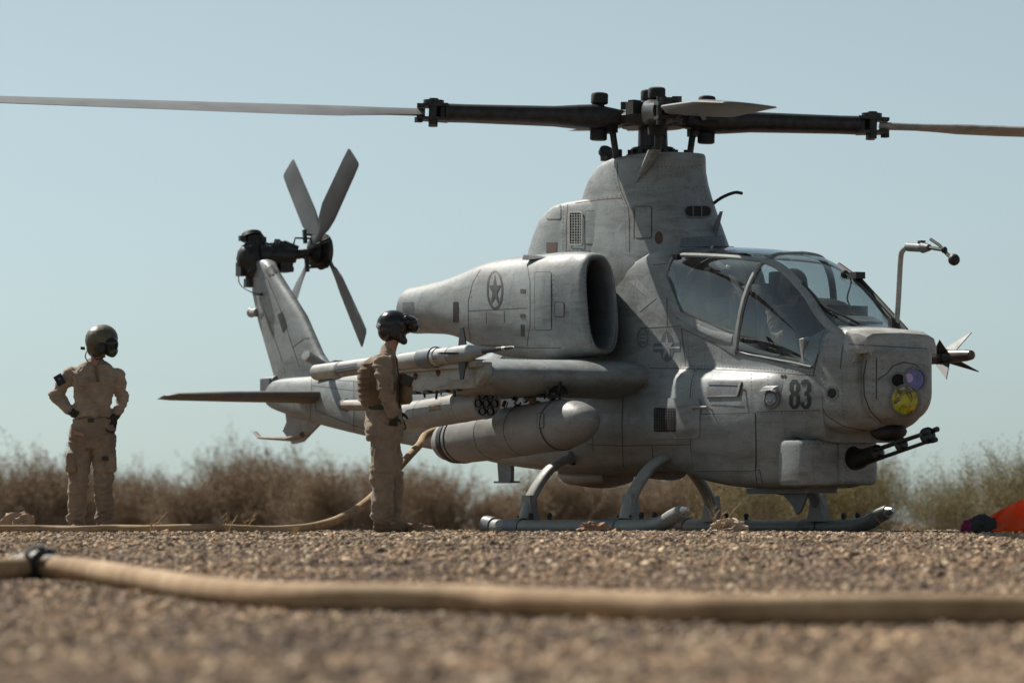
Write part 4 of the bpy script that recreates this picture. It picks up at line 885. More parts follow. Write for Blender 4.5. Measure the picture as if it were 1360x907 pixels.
for q in range(46):
    u = rnd.uniform(660, 735); v = rnd.uniform(511, 548 - (u - 660) * .22); c = ly(u, v, rnd.uniform(-1.52, -1.30)); mb = MB()
    if q % 3 == 0: mb.tube(spline([c, c + Vector((rnd.uniform(-.1, .1), .03, .05)), c + Vector((rnd.uniform(-.14, .14), .0, rnd.uniform(-.02, .08)))], 3), .009, 5)
    elif q % 3 == 1: mb.cyl(c, c + Vector((rnd.uniform(-.05, .05), rnd.uniform(-.04, .04), rnd.uniform(.03, .09))), rnd.uniform(.01, .024), n=7)
    else: mb.box(c, (rnd.uniform(.03, .10), rnd.uniform(.03, .06), rnd.uniform(.02, .06)), Matrix.Rotation(rnd.uniform(-.6, .6), 3, 'Y'))
    mb.build('rack_fitting', (DARKM, BLACK, GREY2, DARKM, SEALR)[q % 5], HELI)
c = ly(470, 538, -.42); mb = MB(); mb.tube([ly(500, 538, -.42), ly(460, 538, -.42)], [.075, .075], 12, flat=.8); mb.build('countermeasure_dispenser', BROWNED, HELI)
mb = MB(); mb.cyl(ly(461, 538, -.42), ly(456, 538, -.42), .07, .06, 12); mb.build('dispenser_mouth', BLACK, HELI)

# ================================================================== stores: things of their own hung on the wings
def store(name, label, cat):
    o = empty(name); o.matrix_world = ROOT; return tag(o, label, cat)
def axis_lathe(p0, d, prof, name, mat, par, n=28, ang=35): return MB().lathe(p0, d, prof, n).build(name, mat, par, ang=ang)
# drop tank
T1, T0 = Vector((1.27, -1.4, 1.035)), Vector((-1.76, -1.4, .88)); td = (T1 - T0).normalized(); TL = (T1 - T0).length
T = store('fuel_drop_tank', 'large blunt-nosed grey fuel tank slung under the near stub wing, inboard of the rocket pod', 'fuel tank')
prof = [(0, .01), (.02, .07), (.08, .14), (.18, .185), (.34, .215), (.6, .232), (1.1, .24), (TL - 1.1, .24), (TL - .7, .238), (TL - .45, .225), (TL - .26, .195), (TL - .12, .15), (TL - .04, .09), (TL - .005, .03), (TL, .005)]
TB = MB().lathe(T0, td, prof, 40); reg('tank', TB); TBo = TB.build('tank_body', TANKM, T, ang=60)
for h in (.5, 1.15, 1.75, 2.45): axis_lathe(T0, td, [(h, .234 if h < .6 else .2395), (h + .004, .236 if h < .6 else .242), (h + .012, .236 if h < .6 else .242), (h + .016, .234 if h < .6 else .2395)], 'tank_joint_ring', SEAL, TBo, 40)
axis_lathe(T0, td, [(.32, .21), (.33, .222), (.42, .229), (.43, .222)], 'tank_strap', BLACK, TBo, 40)
panel('tank', rrect(714, 549, 722, 568, 2), TBo, TANKM); 
MB().cyl(T1 - td * .62 + Vector((0, 0, .22)), T1 - td * .62 + Vector((0, 0, .30)), .014, n=6).build('tank_vent', BLACK, T)
# rocket pod
PP = store('rocket_pod', 'grey seven-tube rocket pod hanging outboard of the fuel tank, black holes in its face', 'rocket pod')
P1 = Vector((.08, -1.86, 1.215)); pd = Vector((1, 0, .055)).normalized(); P0 = P1 - pd * 1.72
PB = MB(); PB.lathe(P0, pd, [(0, .05), (.01, .11), (.12, .135), (.2, .142), (1.62, .142), (1.66, .148), (1.72, .148), (1.72, .132), (1.69, .130)], 36); reg('pod', PB); PBo = PB.build('pod_body', TANKM, PP, ang=40)
a, b, t = frame_of(pd); cen = [Vector((0, 0, 0))] + [(a * math.cos(q * math.pi / 3) + b * math.sin(q * math.pi / 3)) * .086 for q in range(6)]
for c in cen:
    mb = MB(); rs = [[P1 - pd * hh + c + a * (r * math.cos(q * .524)) + b * (r * math.sin(q * .524)) for q in range(12)] for hh, r in ((.0, .038), (-.002, .034), (.12, .032))]; mb.rings(rs, cap=False); mb.build('rocket_tube', HOLE, PBo)
    MB().rings([[P1 - pd * hh + c + a * (r * math.cos(q * .524)) + b * (r * math.sin(q * .524)) for q in range(12)] for hh, r in ((.12, .032), (.12, .001))], cap=False).build('tube_bore', HOLE, PBo)
MB().lathe(P1 - pd * .035, pd, [(0, .01), (.001, .131)], 36).build('pod_face', BLACK, PBo)
plate('caution_stripe', 'pod', [(569, 538), (587, 535), (587, 544), (569, 547)], simple('faded_orange', (.22, .14, .08), .7), PBo, .002, edge=False)
for h in (.45, 1.25): axis_lathe(P0, pd, [(h, .142), (h + .003, .1445), (h + .02, .1445), (h + .023, .142)], 'pod_band', TANKM, PBo, 36)
# wing-tip stores
def missile(label, y, xn, z, dz, kind):
    M = store('air_missile', label, 'missile'); n0 = Vector((xn, y, z)); d = Vector((1, 0, dz)).normalized(); L = lambda h: n0 - d * h
    if kind == 'probe':
        mbm = MB().lathe(L(3.55), d, [(0, .06), (.01, .078), (1.0, .078), (3.05, .078)], 28); reg('mis', mbm); MBo = mbm.build('missile_body', LIGHT, M)
        for pl in ([(446, 487), (474, 483)], [(446, 491), (474, 487)], [(447, 495), (474, 491)], [(566, 474), (589, 471)], [(566, 478), (580, 476)], [(595, 472), (606, 471)]):
            q_ = MB(); strip_mb(q_, 'mis', pl, 1.9, .003)
            if q_.v: q_.build('stencil_band', MARKM, MBo, smooth=False, clean=False)
        axis_lathe(L(.62), d, [(0, .079), (.3, .079), (.42, .06), (.55, .045), (.6, .032), (.62, .02)], 'missile_nose', GREY, M)
        axis_lathe(L(.0), d, [(-.03, .03), (.10, .024), (.34, .018), (.52, .012), (.56, .004)], 'nose_probe', GUNM, M)
        axis_lathe(L(.0), d, [(.34, .0195), (.56, .006)], 'probe_tip', STEELW, M)
        axis_lathe(L(1.25), d, [(0, .079), (.01, .096), (.28, .1), (.3, .079)], 'missile_collar', GREY2, M); axis_lathe(L(.96), d, [(0, .079), (.005, .088), (.05, .088), (.055, .079)], 'missile_band', STEELW, M)
        for h, w_ in ((1.7, .02), (.66, .02), (2.2, .25), (3.0, .05)): axis_lathe(L(h), d, [(0, .0782), (.001, .081), (w_, .081), (w_ + .001, .0782)], 'missile_band', GREY2, M)
        c = L(.42); F_ = [(0, 1), (0, -1)]
        for a_, b_ in ((0, 1), (0, -1), (1, 0), (-1, 0)):
            e = Vector((0, a_, b_)); w2 = Vector((0, b_, a_)) * .006
            MB().prism([c + d * .06 + e * .06 - w2, c - d * .10 + e * .06 - w2, c - d * .06 + e * .24 - w2, c - d * .0 + e * .24 - w2], w2 * 2).build('missile_fin', BLACK, M, smooth=False)
    else:
        axis_lathe(L(2.9), d, [(0, .06), (.01, .066), (2.3, .066)], 'missile_body', BROWNM, M)
        axis_lathe(L(.62), d, [(0, .067), (.12, .067), (.3, .062), (.52, .056), (.60, .045), (.62, .02)], 'missile_nose', BROWNM, M); axis_lathe(L(.06), d, [(0, .046), (.05, .036), (.065, .01)], 'seeker_dome', simple('seeker_glass', (.12, .06, .05), .15), M)
        axis_lathe(L(.50), d, [(0, .063), (.01, .072), (.07, .072), (.08, .063)], 'missile_band', BLACK, M)
        for q in range(4):
            t_ = R(45 + 90 * q + 12); e = Vector((0, math.cos(t_), math.sin(t_))); w2 = Vector((0, -e.z, e.y)) * .005
            MB().prism([L(.33) + e * .055 - w2, L(.56) + e * .055 - w2, L(.52) + e * .10 - w2, L(.22) + e * .27 - w2], w2 * 2).build('missile_fin', LIGHT if q == 0 else BLACK, M, smooth=False)
        for q in range(4):
            t_ = R(45 + 90 * q); e = Vector((0, math.cos(t_), math.sin(t_))); w2 = Vector((0, -e.z, e.y)) * .005
            MB().prism([L(2.4) + e * .06 - w2, L(2.88) + e * .06 - w2, L(2.88) + e * .32 - w2, L(2.75) + e * .32 - w2], w2 * 2).build('tail_fin', GREY2, M, smooth=False)
BROWNM = simple('brown_missile_paint', (.11, .085, .075), .35, 0, .3, 10)
missile('pale grey missile with a thin probe nose on the near wing tip', -2.3, .86, 1.668, .022, 'probe')
missile('brown missile with swept fins sticking out past the far side of the helicopter nose', 2.3, 2.04, 1.68, 0, 'seeker')

# ================================================================== people
def person_mesh(name, parts, mat, parent, vox=.012, wr=0, wscale=9, smooth=3, seed=0, folds=()):
    "union of tapered capsules and ellipsoids -> one continuous surface with cloth wrinkles"
    mb = MB()
    for p in parts:
        if p[0] == 'c':                                     # ('c', a, b, ra, rb[, flatx])
            a, b = Vector(p[1]), Vector(p[2]); ra, rb = p[3], p[4]; n = 14; t = (b - a); L = t.length or 1e-4; s, u, d = frame_of(t); rs = []
            for i in range(5): th = math.pi / 2 * i / 5; rs.append((-ra * math.cos(th), ra * math.sin(th) + .0005))
            rs += [(0, ra), (L, rb)]
            for i in range(1, 6): th = math.pi / 2 * i / 5; rs.append((L + rb * math.sin(th), rb * math.cos(th) + .0005))
            mb.rings([[a + d * h + s * (r * math.cos(2 * math.pi * k / n)) + u * (r * math.sin(2 * math.pi * k / n)) for k in range(n)] for h, r in rs])
        elif p[0] == 'e':                                   # ('e', centre, (rx, ry, rz)[, rotz])
            c = Vector(p[1]); m = Matrix.Rotation(p[3] if len(p) > 3 else 0, 3, 'Z'); rs = []
            for i in range(11):
                th = -math.pi / 2 + math.pi * i / 10; q = max(math.cos(th), .01); rs.append([c + m @ Vector((p[2][0] * q * math.cos(2 * math.pi * k / 18), p[2][1] * q * math.sin(2 * math.pi * k / 18), p[2][2] * math.sin(th))) for k in range(18)])
            mb.rings(rs)
        elif p[0] == 'l':                                   # ('l', [(centre, rx, ry)...], rotz) stacked rounded sections
            m = Matrix.Rotation(p[2], 3, 'Z'); rs = []
            for c, rx, ry in p[1]:
                rs.append([Vector(c) + m @ Vector((rx * (abs(math.cos(q)) ** .8) * math.copysign(1, math.cos(q)), ry * (abs(math.sin(q)) ** .8) * math.copysign(1, math.sin(q)), 0)) for q in [2 * math.pi * k / 24 for k in range(24)]])
            mb.rings(rs)
    me = D.meshes.new(name); me.from_pydata([tuple(v) for v in mb.v], [], mb.f)
    bm = bmesh.new(); bm.from_mesh(me); bmesh.ops.recalc_face_normals(bm, faces=bm.faces); bm.to_mesh(me); bm.free()
    o = D.objects.new(name, me); COL.objects.link(o)
    m = o.modifiers.new('r', 'REMESH'); m.mode = 'VOXEL'; m.voxel_size = vox; m.use_smooth_shade = True
    m2 = o.modifiers.new('s', 'SMOOTH'); m2.iterations = smooth; m2.factor = .5
    dg = bpy.context.evaluated_depsgraph_get(); me2 = D.meshes.new_from_object(o.evaluated_get(dg)); D.objects.remove(o)
    if wr:
        nv = len(me2.vertices); nr = [v.normal.copy() for v in me2.vertices]
        for v, n in zip(me2.vertices, nr):
            q = Vector((v.co.x + v.co.z * .35, v.co.y * .8 - v.co.z * .3, v.co.z * 1.5 - v.co.x * .5)) * wscale + Vector((seed, 0, 0))
            q2 = q + Vector((noise.noise(q * .5), noise.noise(q * .5 + Vector((7, 0, 0))), noise.noise(q * .5 + Vector((0, 7, 0))))) * 1.1
            r = 1 - abs(noise.noise(q2)) * 3.2; r2 = 1 - abs(noise.noise(q2 * 2.1 + Vector((3, 3, 3)))) * 3
            v.co += n * (wr * (r - .45) + wr * .45 * (r2 - .3))
            for c_, d_, amp, w_, rch in folds:
                dv = v.co - c_; L2 = dv.length_squared
                if L2 < rch * rch * 4: v.co += n * (amp * math.exp(-(dv.dot(d_) / w_) ** 2) * math.exp(-L2 / (rch * rch)))
    me2.shade_smooth(); me2.materials.append(mat); me2.name = name
    return link(D.objects.new(name, me2), parent)
def cloth(name, col, var=.2, sc=10):
    m, nt, b, o = newmat(name); co = objco(nt); f = nz(nt, co, sc, 5, .6)
    c = rampn(nt, f, [(.3, tuple(q * (1 - var) for q in col)), (.7, tuple(q * (1 + var) for q in col))])
    d = rampn(nt, nz(nt, co, 2.7, 4), [(.4, (1, 1, 1)), (.7, (.72, .68, .64))])
    nt.links.new(mixc(nt, 1, c, d, 'MULTIPLY'), b.inputs['Base Color']); b.inputs['Roughness'].default_value = .9; b.inputs['Specular IOR Level'].default_value = .15
    b.inputs['Sheen Weight'].default_value = .15; bump(nt, b, nz(nt, co, 90, 3), .25, .004); return m
TAN = cloth('tan_flight_cloth', (.30, .23, .17)); TANS = cloth('tan_shirt_cloth', (.35, .285, .225)); TAN2 = cloth('tan_combat_trousers', (.28, .215, .16)); VEST = cloth('coyote_nylon', (.19, .13, .08)); GLOVE = cloth('dark_glove', (.045, .04, .035)); BOOT = cloth('suede_boot', (.20, .14, .09))
SKIN = simple('skin', (.36, .19, .13), .55, var=.1); BELT = simple('olive_belt', (.04, .045, .03), .8); HELM = simple('black_helmet_paint', (.012, .012, .014), .22, 0, .3, 20, spec=.6); HELG = simple('olive_brown_helmet', (.10, .085, .055), .45, 0, .6, 7); GRN = simple('green_tinted_visor', (.03, .06, .025), .12, 0, .4, 6); VIS = simple('smoked_visor', (.01, .01, .012), .06)
def hand_parts(w, d, side, up=Vector((0, 0, 1)), s=1.0, curl=.5):
    """palm at the wrist w going along d; side = across the palm towards the thumb; four fingers of unequal length bent at the knuckles and a thumb from the side"""
    d = Vector(d).normalized(); side = Vector(side); side = (side - d * side.dot(d)).normalized(); n = d.cross(side).normalized(); w = Vector(w)
    P = [('c', w + d * .01 * s, w + d * .075 * s + side * .018 * s, .023 * s, .020 * s), ('c', w + d * .01 * s, w + d * .075 * s - side * .022 * s, .022 * s, .018 * s)]
    for k, L in enumerate((.072, .08, .075, .06)):
        r0 = w + d * .085 * s + side * (.033 - .021 * k) * s; a1 = curl * .5; a2 = curl * 1.1
        p1 = r0 + (d * math.cos(a1) - n * math.sin(a1)) * L * .5 * s; p2 = p1 + (d * math.cos(a2) - n * math.sin(a2)) * L * .5 * s
        P += [('c', r0, p1, .0105 * s, .0098 * s), ('c', p1, p2, .0098 * s, .0085 * s)]
    t0 = w + d * .02 * s + side * .03 * s; t1 = t0 + (d * .7 + side * .7) * .04 * s; t2 = t1 + (d * .9 + side * .3 - n * .3) * .032 * s
    return P + [('c', t0, t1, .013 * s, .012 * s), ('c', t1, t2, .012 * s, .0095 * s)]

def joint_folds(c, axis, n, gap, seed, amp=.013, w=.009, reach=.10):
    r_ = random.Random(seed); axis = Vector(axis).normalized(); out = []
    for k in range(n):
        t = (k - (n - 1) / 2) * gap + r_.uniform(-.3, .3) * gap; d = (axis + Vector((r_.uniform(-.55, .55), r_.uniform(-.55, .55), 0))).normalized()
        out.append((Vector(c) + axis * t + Vector((r_.uniform(-.04, .04), r_.uniform(-.05, .0), 0)), d, amp * r_.uniform(.7, 1.3), w * r_.uniform(.8, 1.4), reach * r_.uniform(.7, 1.1)))
        out.append((out[-1][0] + d * w * 2.2, d, -amp * .6, w, reach * .8))
    return out
# ---- crewman standing on the left, facing us, hands on his hips, head turned to the helicopter.  Local axes: x to the right of the picture, y away, z up
CL = empty('person', at(122, 697, 34.5)); CL.location.z = 0.0; gl_ = CL.location.copy()
tag(CL, 'crewman in tan shirt and trousers standing at left, gloved hands on hips, brown rounded helmet', 'person')
S1 = 1 / 152.0
def q1(u, v, y=0): return Vector(((u - 122) * S1, y, (697 - v) * S1 + HC))
sh, el_, wr_ = [q1(94, 497, 0), q1(154, 499, .02)], [q1(72, 524, .06), q1(160, 530, .10)], [q1(98, 550, -.05), q1(153, 553, .0)]
hipz = q1(122, 572).z
legs = [[q1(108, 580), q1(104, 640, -.02), q1(101, 694, .02)], [q1(137, 580), q1(139, 640, -.02), q1(138, 694, .03)]]
torso_l = [(q1(123, 590), .15, .105), (q1(123, 572), .175, .12), (q1(122, 556), .162, .112), (q1(122, 540), .158, .11), (q1(123, 520), .175, .118), (q1(124, 503), .195, .12), (q1(124, 493), .195, .105), (q1(125, 486), .15, .085), (q1(126, 480), .08, .065)]
head_c = q1(133, 455); nk = [q1(125, 484), q1(130, 468)]
def shrink(l, k): return [(c, a * k, b * k) for c, a, b in l]
armsb = []
for i in (0, 1): armsb += [('c', sh[i], el_[i], .042, .036), ('c', el_[i], wr_[i], .036, .027)]
legb = []
for a, b, c in legs: legb += [('c', a, b, .07, .052), ('c', b, c, .050, .038), ('c', c, c + Vector((0, -.12, -.05)), .04, .03)]
hands_l = hand_parts(wr_[0], (.9, -.1, -.35), (.2, -.5, .9), curl=.7) + hand_parts(wr_[1], (-.35, -.3, -.9), (-.9, -.3, .3), curl=.7)
person_mesh('body', [('l', shrink(torso_l, .78), 0)] + armsb + legb + hands_l + [('c', nk[0], nk[1], .055, .052), ('e', head_c + Vector((.0, 0, -.01)), (.082, .095, .115)), ('e', head_c + Vector((.075, -.04, -.035)), (.018, .02, .025))], SKIN, CL, .011)
shirt = [('l', torso_l, 0)]
for i in (0, 1): shirt += [('c', sh[i], el_[i], .072, .060), ('c', el_[i], el_[i].lerp(wr_[i], .80), .060, .048), ('c', sh[i] + Vector((.03 if i == 0 else -.03, 0, .01)), sh[i], .06, .07)]
shirt = [s_ for s_ in shirt if s_[0] != 'l'] + [('l', torso_l[2:], 0)]
SHL = person_mesh('shirt', shirt, TANS, CL, .010, .010, 6, seed=3, folds=sum([joint_folds(el_[i], (wr_[i] - sh[i]), 4, .035, 5 + i) for i in (0, 1)], []) + joint_folds(q1(123, 545, -.1), (0, 0, 1), 4, .035, 9, reach=.16) + sum([joint_folds(sh[i] + Vector((.05 - .1 * i, -.06, -.05)), (.5 - i, 0, 1), 3, .04, 15 + i) for i in (0, 1)], []))
mb = MB(); mb.prism([q1(126, 486, -.125), q1(129, 486, -.125), q1(133, 508, -.125), q1(129, 508, -.125)], (0, .02, 0)); mb.build('shirt_placket', VEST, SHL)
mb = MB(); mb.prism([q1(121, 479, -.085), q1(132, 478, -.085), q1(128, 490, -.118)], (0, .03, 0)); mb.build('open_neck', SKIN, SHL)
MB().box(q1(112, 508, -.118), (.085, .012, .07)).build('chest_pocket', TANS, SHL)
MB().box(q1(112, 503, -.122), (.09, .012, .02)).build('pocket_flap', TAN, SHL)
MB().box(q1(122, 559, -.128), (.05, .015, .035)).build('belt_buckle', BELT, SHL)
person_mesh('collar', [('c', nk[0] + Vector((-.03, 0, -.005)), nk[0] + Vector((.035, 0, -.0)), .062, .062)], TAN, SHL, .011, .003)
tr_ = [('l', [(q1(123, 596), .16, .115), (q1(123, 575), .187, .132), (q1(122, 560), .168, .12), (q1(122, 556), .165, .118)], 0)]
for a, b, c in legs: tr_ += [('c', a, b, .112, .090), ('c', b, c + Vector((0, 0, .02)), .088, .080), ('c', a + Vector((0, 0, .05)), a, .11, .11)]
tr_ += [('e', q1(97, 602, -.02), (.04, .08, .10)), ('e', q1(147, 602, -.02), (.04, .08, .10))]
TRL = person_mesh('trousers', tr_, TAN2, CL, .010, .011, 5.5, seed=9, folds=sum([joint_folds(b, (0, .1, 1), 5, .038, 30 + j) + joint_folds(c + Vector((0, -.02, .05)), (0, 0, 1), 4, .03, 40 + j, .015) + joint_folds(a + Vector((0, -.05, -.02)), (.6 - 1.2 * j, 0, 1), 3, .05, 50 + j, reach=.14) for j, (a, b, c) in enumerate(legs)], []))
for lg_, sx_ in ((legs[0], -1), (legs[1], 1)):
    kc = lg_[0].lerp(lg_[1], .55) + Vector((sx_ * .058, -.045, 0)); PK = person_mesh('cargo_pocket', [('l', [(kc + Vector((0, 0, -.10)), .045, .07), (kc + Vector((0, 0, -.08)), .055, .08), (kc + Vector((0, 0, .06)), .05, .075), (kc + Vector((0, 0, .08)), .045, .07)], R(20 * sx_))], TAN2, TRL, .010, .004, 10)
    person_mesh('pocket_flap', [('l', [(kc + Vector((0, 0, .045)), .062, .088), (kc + Vector((0, 0, .085)), .056, .08)], R(20 * sx_))], TAN2, PK, .008, .002, 10) if 0 else None
mb = MB(); mb.prism([q1(100, 572, -.128), q1(113, 576, -.135), q1(113, 580, -.135), q1(99, 577, -.128)], (0, .02, 0)); mb.build('pocket_flap', SKIN, TRL)
mb = MB(); mb.rings([[Vector((0, 0, 0)) + q1(122, 559 + dz) + Vector((.174 * math.cos(t), .124 * math.sin(t), 0)) for t in [2 * math.pi * k / 28 for k in range(28)]] for dz in (3, -2)], cap=False); mb.build('belt', TAN, TRL)
for i in (0, 1): person_mesh('glove', (hand_parts(wr_[i], (.9, -.1, -.35) if i == 0 else (-.35, -.3, -.9), (.2, -.5, .9) if i == 0 else (-.9, -.3, .3), s=1.12, curl=.7)) + [('c', el_[i].lerp(wr_[i], .78), wr_[i], .042, .036)], GLOVE, CL, .009, .002, 20, 2)
for a, b, c in legs: person_mesh('boot', [('c', c + Vector((0, 0, .10)), c + Vector((0, 0, .0)), .062, .058), ('c', c + Vector((0, .03, -.045)), c + Vector((0, -.13, -.055)), .05, .045)], BOOT, CL, .012, .004, 15)
hm = [('e', head_c + Vector((-.004, .0, .022)), (.138, .150, .135)), ('e', head_c + Vector((-.03, 0, -.045)), (.10, .12, .095)), ('e', head_c + Vector((.02, 0, .035)), (.13, .14, .125))]
HL = person_mesh('helmet', hm, HELG, CL, .009, 0)
person_mesh('visor', [('e', head_c + Vector((.085, -.055, -.015)), (.075, .09, .075)), ('e', head_c + Vector((.095, -.05, -.075)), (.06, .07, .055))], VIS, HL, .009)
person_mesh('face_mask', [('e', head_c + Vector((.105, -.075, -.085)), (.045, .05, .05))], GRN, HL, .009)
MB().tube([head_c + Vector((-.135, -.06, -.055)), head_c + Vector((-.17, -.07, -.05))], .014, 7).build('ear_cup_knob', BLACK, HL)
person_mesh('ear_cup', [('e', head_c + Vector((.015, -.125, -.05)), (.045, .03, .06))], BLACK, HL, .009)
MB().tube(spline([head_c + Vector((-.06, -.10, -.11)), head_c + Vector((-.02, -.12, -.15)), head_c + Vector((.05, -.10, -.125))], 4), .006, 5).build('chin_strap', BLACK, HL)
MB().tube(spline([head_c + Vector((-.12, -.05, -.08)), head_c + Vector((-.13, -.06, -.13)), head_c + Vector((-.10, -.05, -.18))], 4), .005, 5).build('radio_cable', BLACK, HL)
mb = MB(); p = q1(78, 505, -.03); m = Matrix.Rotation(R(-30), 3, 'Y'); mb.box(p + Vector((.01, -.045, 0)), (.075, .02, .095), m); PT = mb.build('shoulder_patch', simple('navy_patch', (.02, .025, .04), .8), SHL)
mb = MB(); mb.box(p + Vector((.008, -.058, .008)), (.018, .006, .022), m); mb.build('patch_emblem', simple('pale_patch', (.12, .12, .12), .8), PT)
MB().box(q1(141, 609, -.125), (.055, .012, .035)).build('pocket_flap', BLACK, TRL)

# ---- crewman by the wing, seen from his right side, facing right with his hand in his pocket
CRW = empty('person', at(505, 697, 34.0)); CRW.location.z = 0.0
tag(CRW, 'crewman in black helmet and coyote vest standing side-on beside the wing stores, hand in pocket', 'person')
S2 = 1 / 154.2
def q2(u, v, y=0): return Vector(((u - 505) * S2, y, (697 - v) * S2 + HC))
tl = [(q2(511, 565), .15, .17), (q2(511, 550), .158, .18), (q2(508, 535), .145, .165), (q2(506, 520), .155, .17), (q2(505, 505), .165, .19), (q2(505, 490), .155, .205), (q2(509, 478), .12, .19), (q2(513, 470), .075, .10), (q2(516, 464), .06, .065)]
shr = [q2(509, 486, -.20), q2(512, 487, .19)]; elr = [q2(513, 522, -.27), q2(518, 522, .23)]; wrr = [q2(524, 554, -.215), q2(525, 546, .16)]
lgr = [[q2(512, 572, -.09), q2(508, 635, -.10), q2(508, 692, -.10)], [q2(512, 572, .09), q2(519, 635, .10), q2(521, 692, .10)]]
hc2 = q2(524, 434); nk2 = [q2(516, 470), q2(521, 452)]
def arms(ks, ke, kw): return sum([[('c', shr[i], elr[i], ks, ke), ('c', elr[i], wrr[i], ke, kw)] for i in (0, 1)], [])
hp2 = hand_parts(wrr[0], (-.1, .5, -.9), (.8, 0, .3), s=.9, curl=1.1) + hand_parts(wrr[1], (.3, 0, -.9), (.8, 0, .3), curl=.6)
person_mesh('body', [('l', shrink(tl, .78), 0)] + arms(.05, .042, .028) + hp2 + sum([[('c', a, b, .085, .055), ('c', b, c, .052, .038), ('c', c, c + Vector((.12, 0, -.05)), .04, .03)] for a, b, c in lgr], []) + [('c', nk2[0], nk2[1], .056, .055), ('e', hc2 + Vector((.01, 0, -.02)), (.098, .078, .12)), ('e', hc2 + Vector((.115, 0, -.045)), (.02, .014, .02)), ('e', hc2 + Vector((.07, 0, -.105)), (.035, .045, .03))], SKIN, CRW, .011)
SH2 = person_mesh('flight_shirt', [('l', tl[1:-1], 0)] + [('c', shr[i], elr[i], .082, .066) for i in (0, 1)] + [('c', elr[i], elr[i].lerp(wrr[i], .86), .068, .052) for i in (0, 1)] + [('c', shr[0] + Vector((0, .08, .02)), shr[0], .07, .078), ('c', shr[1] - Vector((0, .08, -.02)), shr[1], .07, .078)], TAN, CRW, .010, .010, 6, seed=21, folds=sum([joint_folds(elr[i], (wrr[i] - shr[i]), 5, .035, 5 + i) + joint_folds(shr[i] + Vector((0, 0, -.08)), (.4, 0, 1), 3, .04, 25 + i) for i in (0, 1)], []))
person_mesh('collar', [('c', nk2[0] + Vector((-.01, -.02, -.02)), nk2[0] + Vector((-.005, .02, .035)), .072, .066)], TAN, SH2, .011, .004)
t2 = [('l', [(q2(511, 585), .165, .19), (q2(511, 565), .172, .2), (q2(509, 548), .15, .182), (q2(509, 543), .148, .18)], 0)]
for a, b, c in lgr: t2 += [('c', a, b, .128, .108), ('c', b, c + Vector((0, 0, .03)), .104, .092)]

TR2 = person_mesh('trousers', t2, TAN2, CRW, .010, .011, 5.5, seed=40, folds=sum([joint_folds(b, (0, .1, 1), 5, .038, 30 + j) + joint_folds(c + Vector((0, -.02, .05)), (0, 0, 1), 4, .03, 40 + j, .015) + joint_folds(a + Vector((0, -.05, -.02)), (.6 - 1.2 * j, 0, 1), 3, .05, 50 + j, reach=.14) for j, (a, b, c) in enumerate(lgr)], []))
kc = q2(511, 612, -.185); PK = person_mesh('cargo_pocket', [('l', [(kc + Vector((0, 0, -.11)), .085, .03), (kc + Vector((0, 0, -.09)), .095, .042), (kc + Vector((0, 0, .07)), .09, .038), (kc + Vector((0, 0, .10)), .085, .03)], R(4))], TAN2, TR2, .010, .004, 10)
mb = MB(); mb.rings([[q2(509, 541 + dz) + Vector((.156 * math.cos(t), .188 * math.sin(t), 0)) for t in [2 * math.pi * k / 28 for k in range(28)]] for dz in (4, -3)], cap=False); mb.build('belt', BELT, TR2)
person_mesh('glove', hand_parts(wrr[0], (-.1, .5, -.9), (.8, 0, .3), s=1.0, curl=1.1) + [('c', elr[0].lerp(wrr[0], .86), wrr[0], .042, .036)], GLOVE, CRW, .009, .002, 20, 2)
person_mesh('glove', hand_parts(wrr[1], (.3, 0, -.9), (.8, 0, .3), s=1.1, curl=.6) + [('c', elr[1].lerp(wrr[1], .86), wrr[1], .042, .036)], GLOVE, CRW, .009, .002, 20, 2)
for a, b, c in lgr: person_mesh('boot', [('c', c + Vector((0, 0, .10)), c, .066, .06), ('c', c + Vector((-.03, 0, -.05)), c + Vector((.15, 0, -.06)), .052, .045)], BOOT, CRW, .012, .004, 15)
VT = person_mesh('tactical_vest', [('l', [(q2(505, 541), .150, .175), (q2(503, 525), .168, .19), (q2(502, 508), .178, .205), (q2(502, 492), .170, .205), (q2(505, 480), .14, .16), (q2(508, 474), .09, .12)], 0), ('e', q2(484, 512), (.06, .13, .19))], VEST, CRW, .012, .004, 12, seed=60)
VTB = BVHTree.FromPolygons([v.co.copy() for v in VT.data.vertices], [tuple(p.vertices) for p in VT.data.polygons])
for i in range(7):
    v0 = 486 + i * 7.5; u0 = 479.5 - 2.5 * math.sin(i / 6 * math.pi) if i < 6 else 480
    mb = MB(); pts = []
    for w_ in range(13):
        a_ = R(100 + 150 * w_ / 12); c_ = q2(504, v0); dr = Vector((math.cos(a_), math.sin(a_), 0)); o1 = c_ + dr * .6
        bv = VTB.ray_cast(o1, -dr); 
        if bv[0] is not None: pts.append(bv[0] + dr * .004)
    if len(pts) > 3:
        mb.rings([[p_ + Vector((0, 0, -.012)), p_ + (p_ - q2(504, v0)).normalized() * .006 + Vector((0, 0, -.012)), p_ + (p_ - q2(504, v0)).normalized() * .006 + Vector((0, 0, .012)), p_ + Vector((0, 0, .012))] for p_ in pts]); mb.build('webbing_strap', VEST, VT)
PO = person_mesh('front_pouch', [('l', [(q2(537, 537), .045, .11), (q2(538, 532), .062, .13), (q2(539, 515), .058, .13), (q2(536, 500), .045, .12), (q2(534, 496), .03, .1)], R(6))], VEST, VT, .011, .003, 12)
MB().box(q2(541, 506, -.135), (.10, .015, .09), Matrix.Rotation(R(20), 3, 'Y')).build('pouch_flap', simple('dark_nylon', (.05, .045, .035), .8), PO)
MB().tube([q2(526, 474, -.14), q2(530, 500, -.19), q2(528, 535, -.19)], .016, 6, flat=.4).build('shoulder_strap', simple('dark_nylon_strap', (.04, .036, .03), .8), VT)
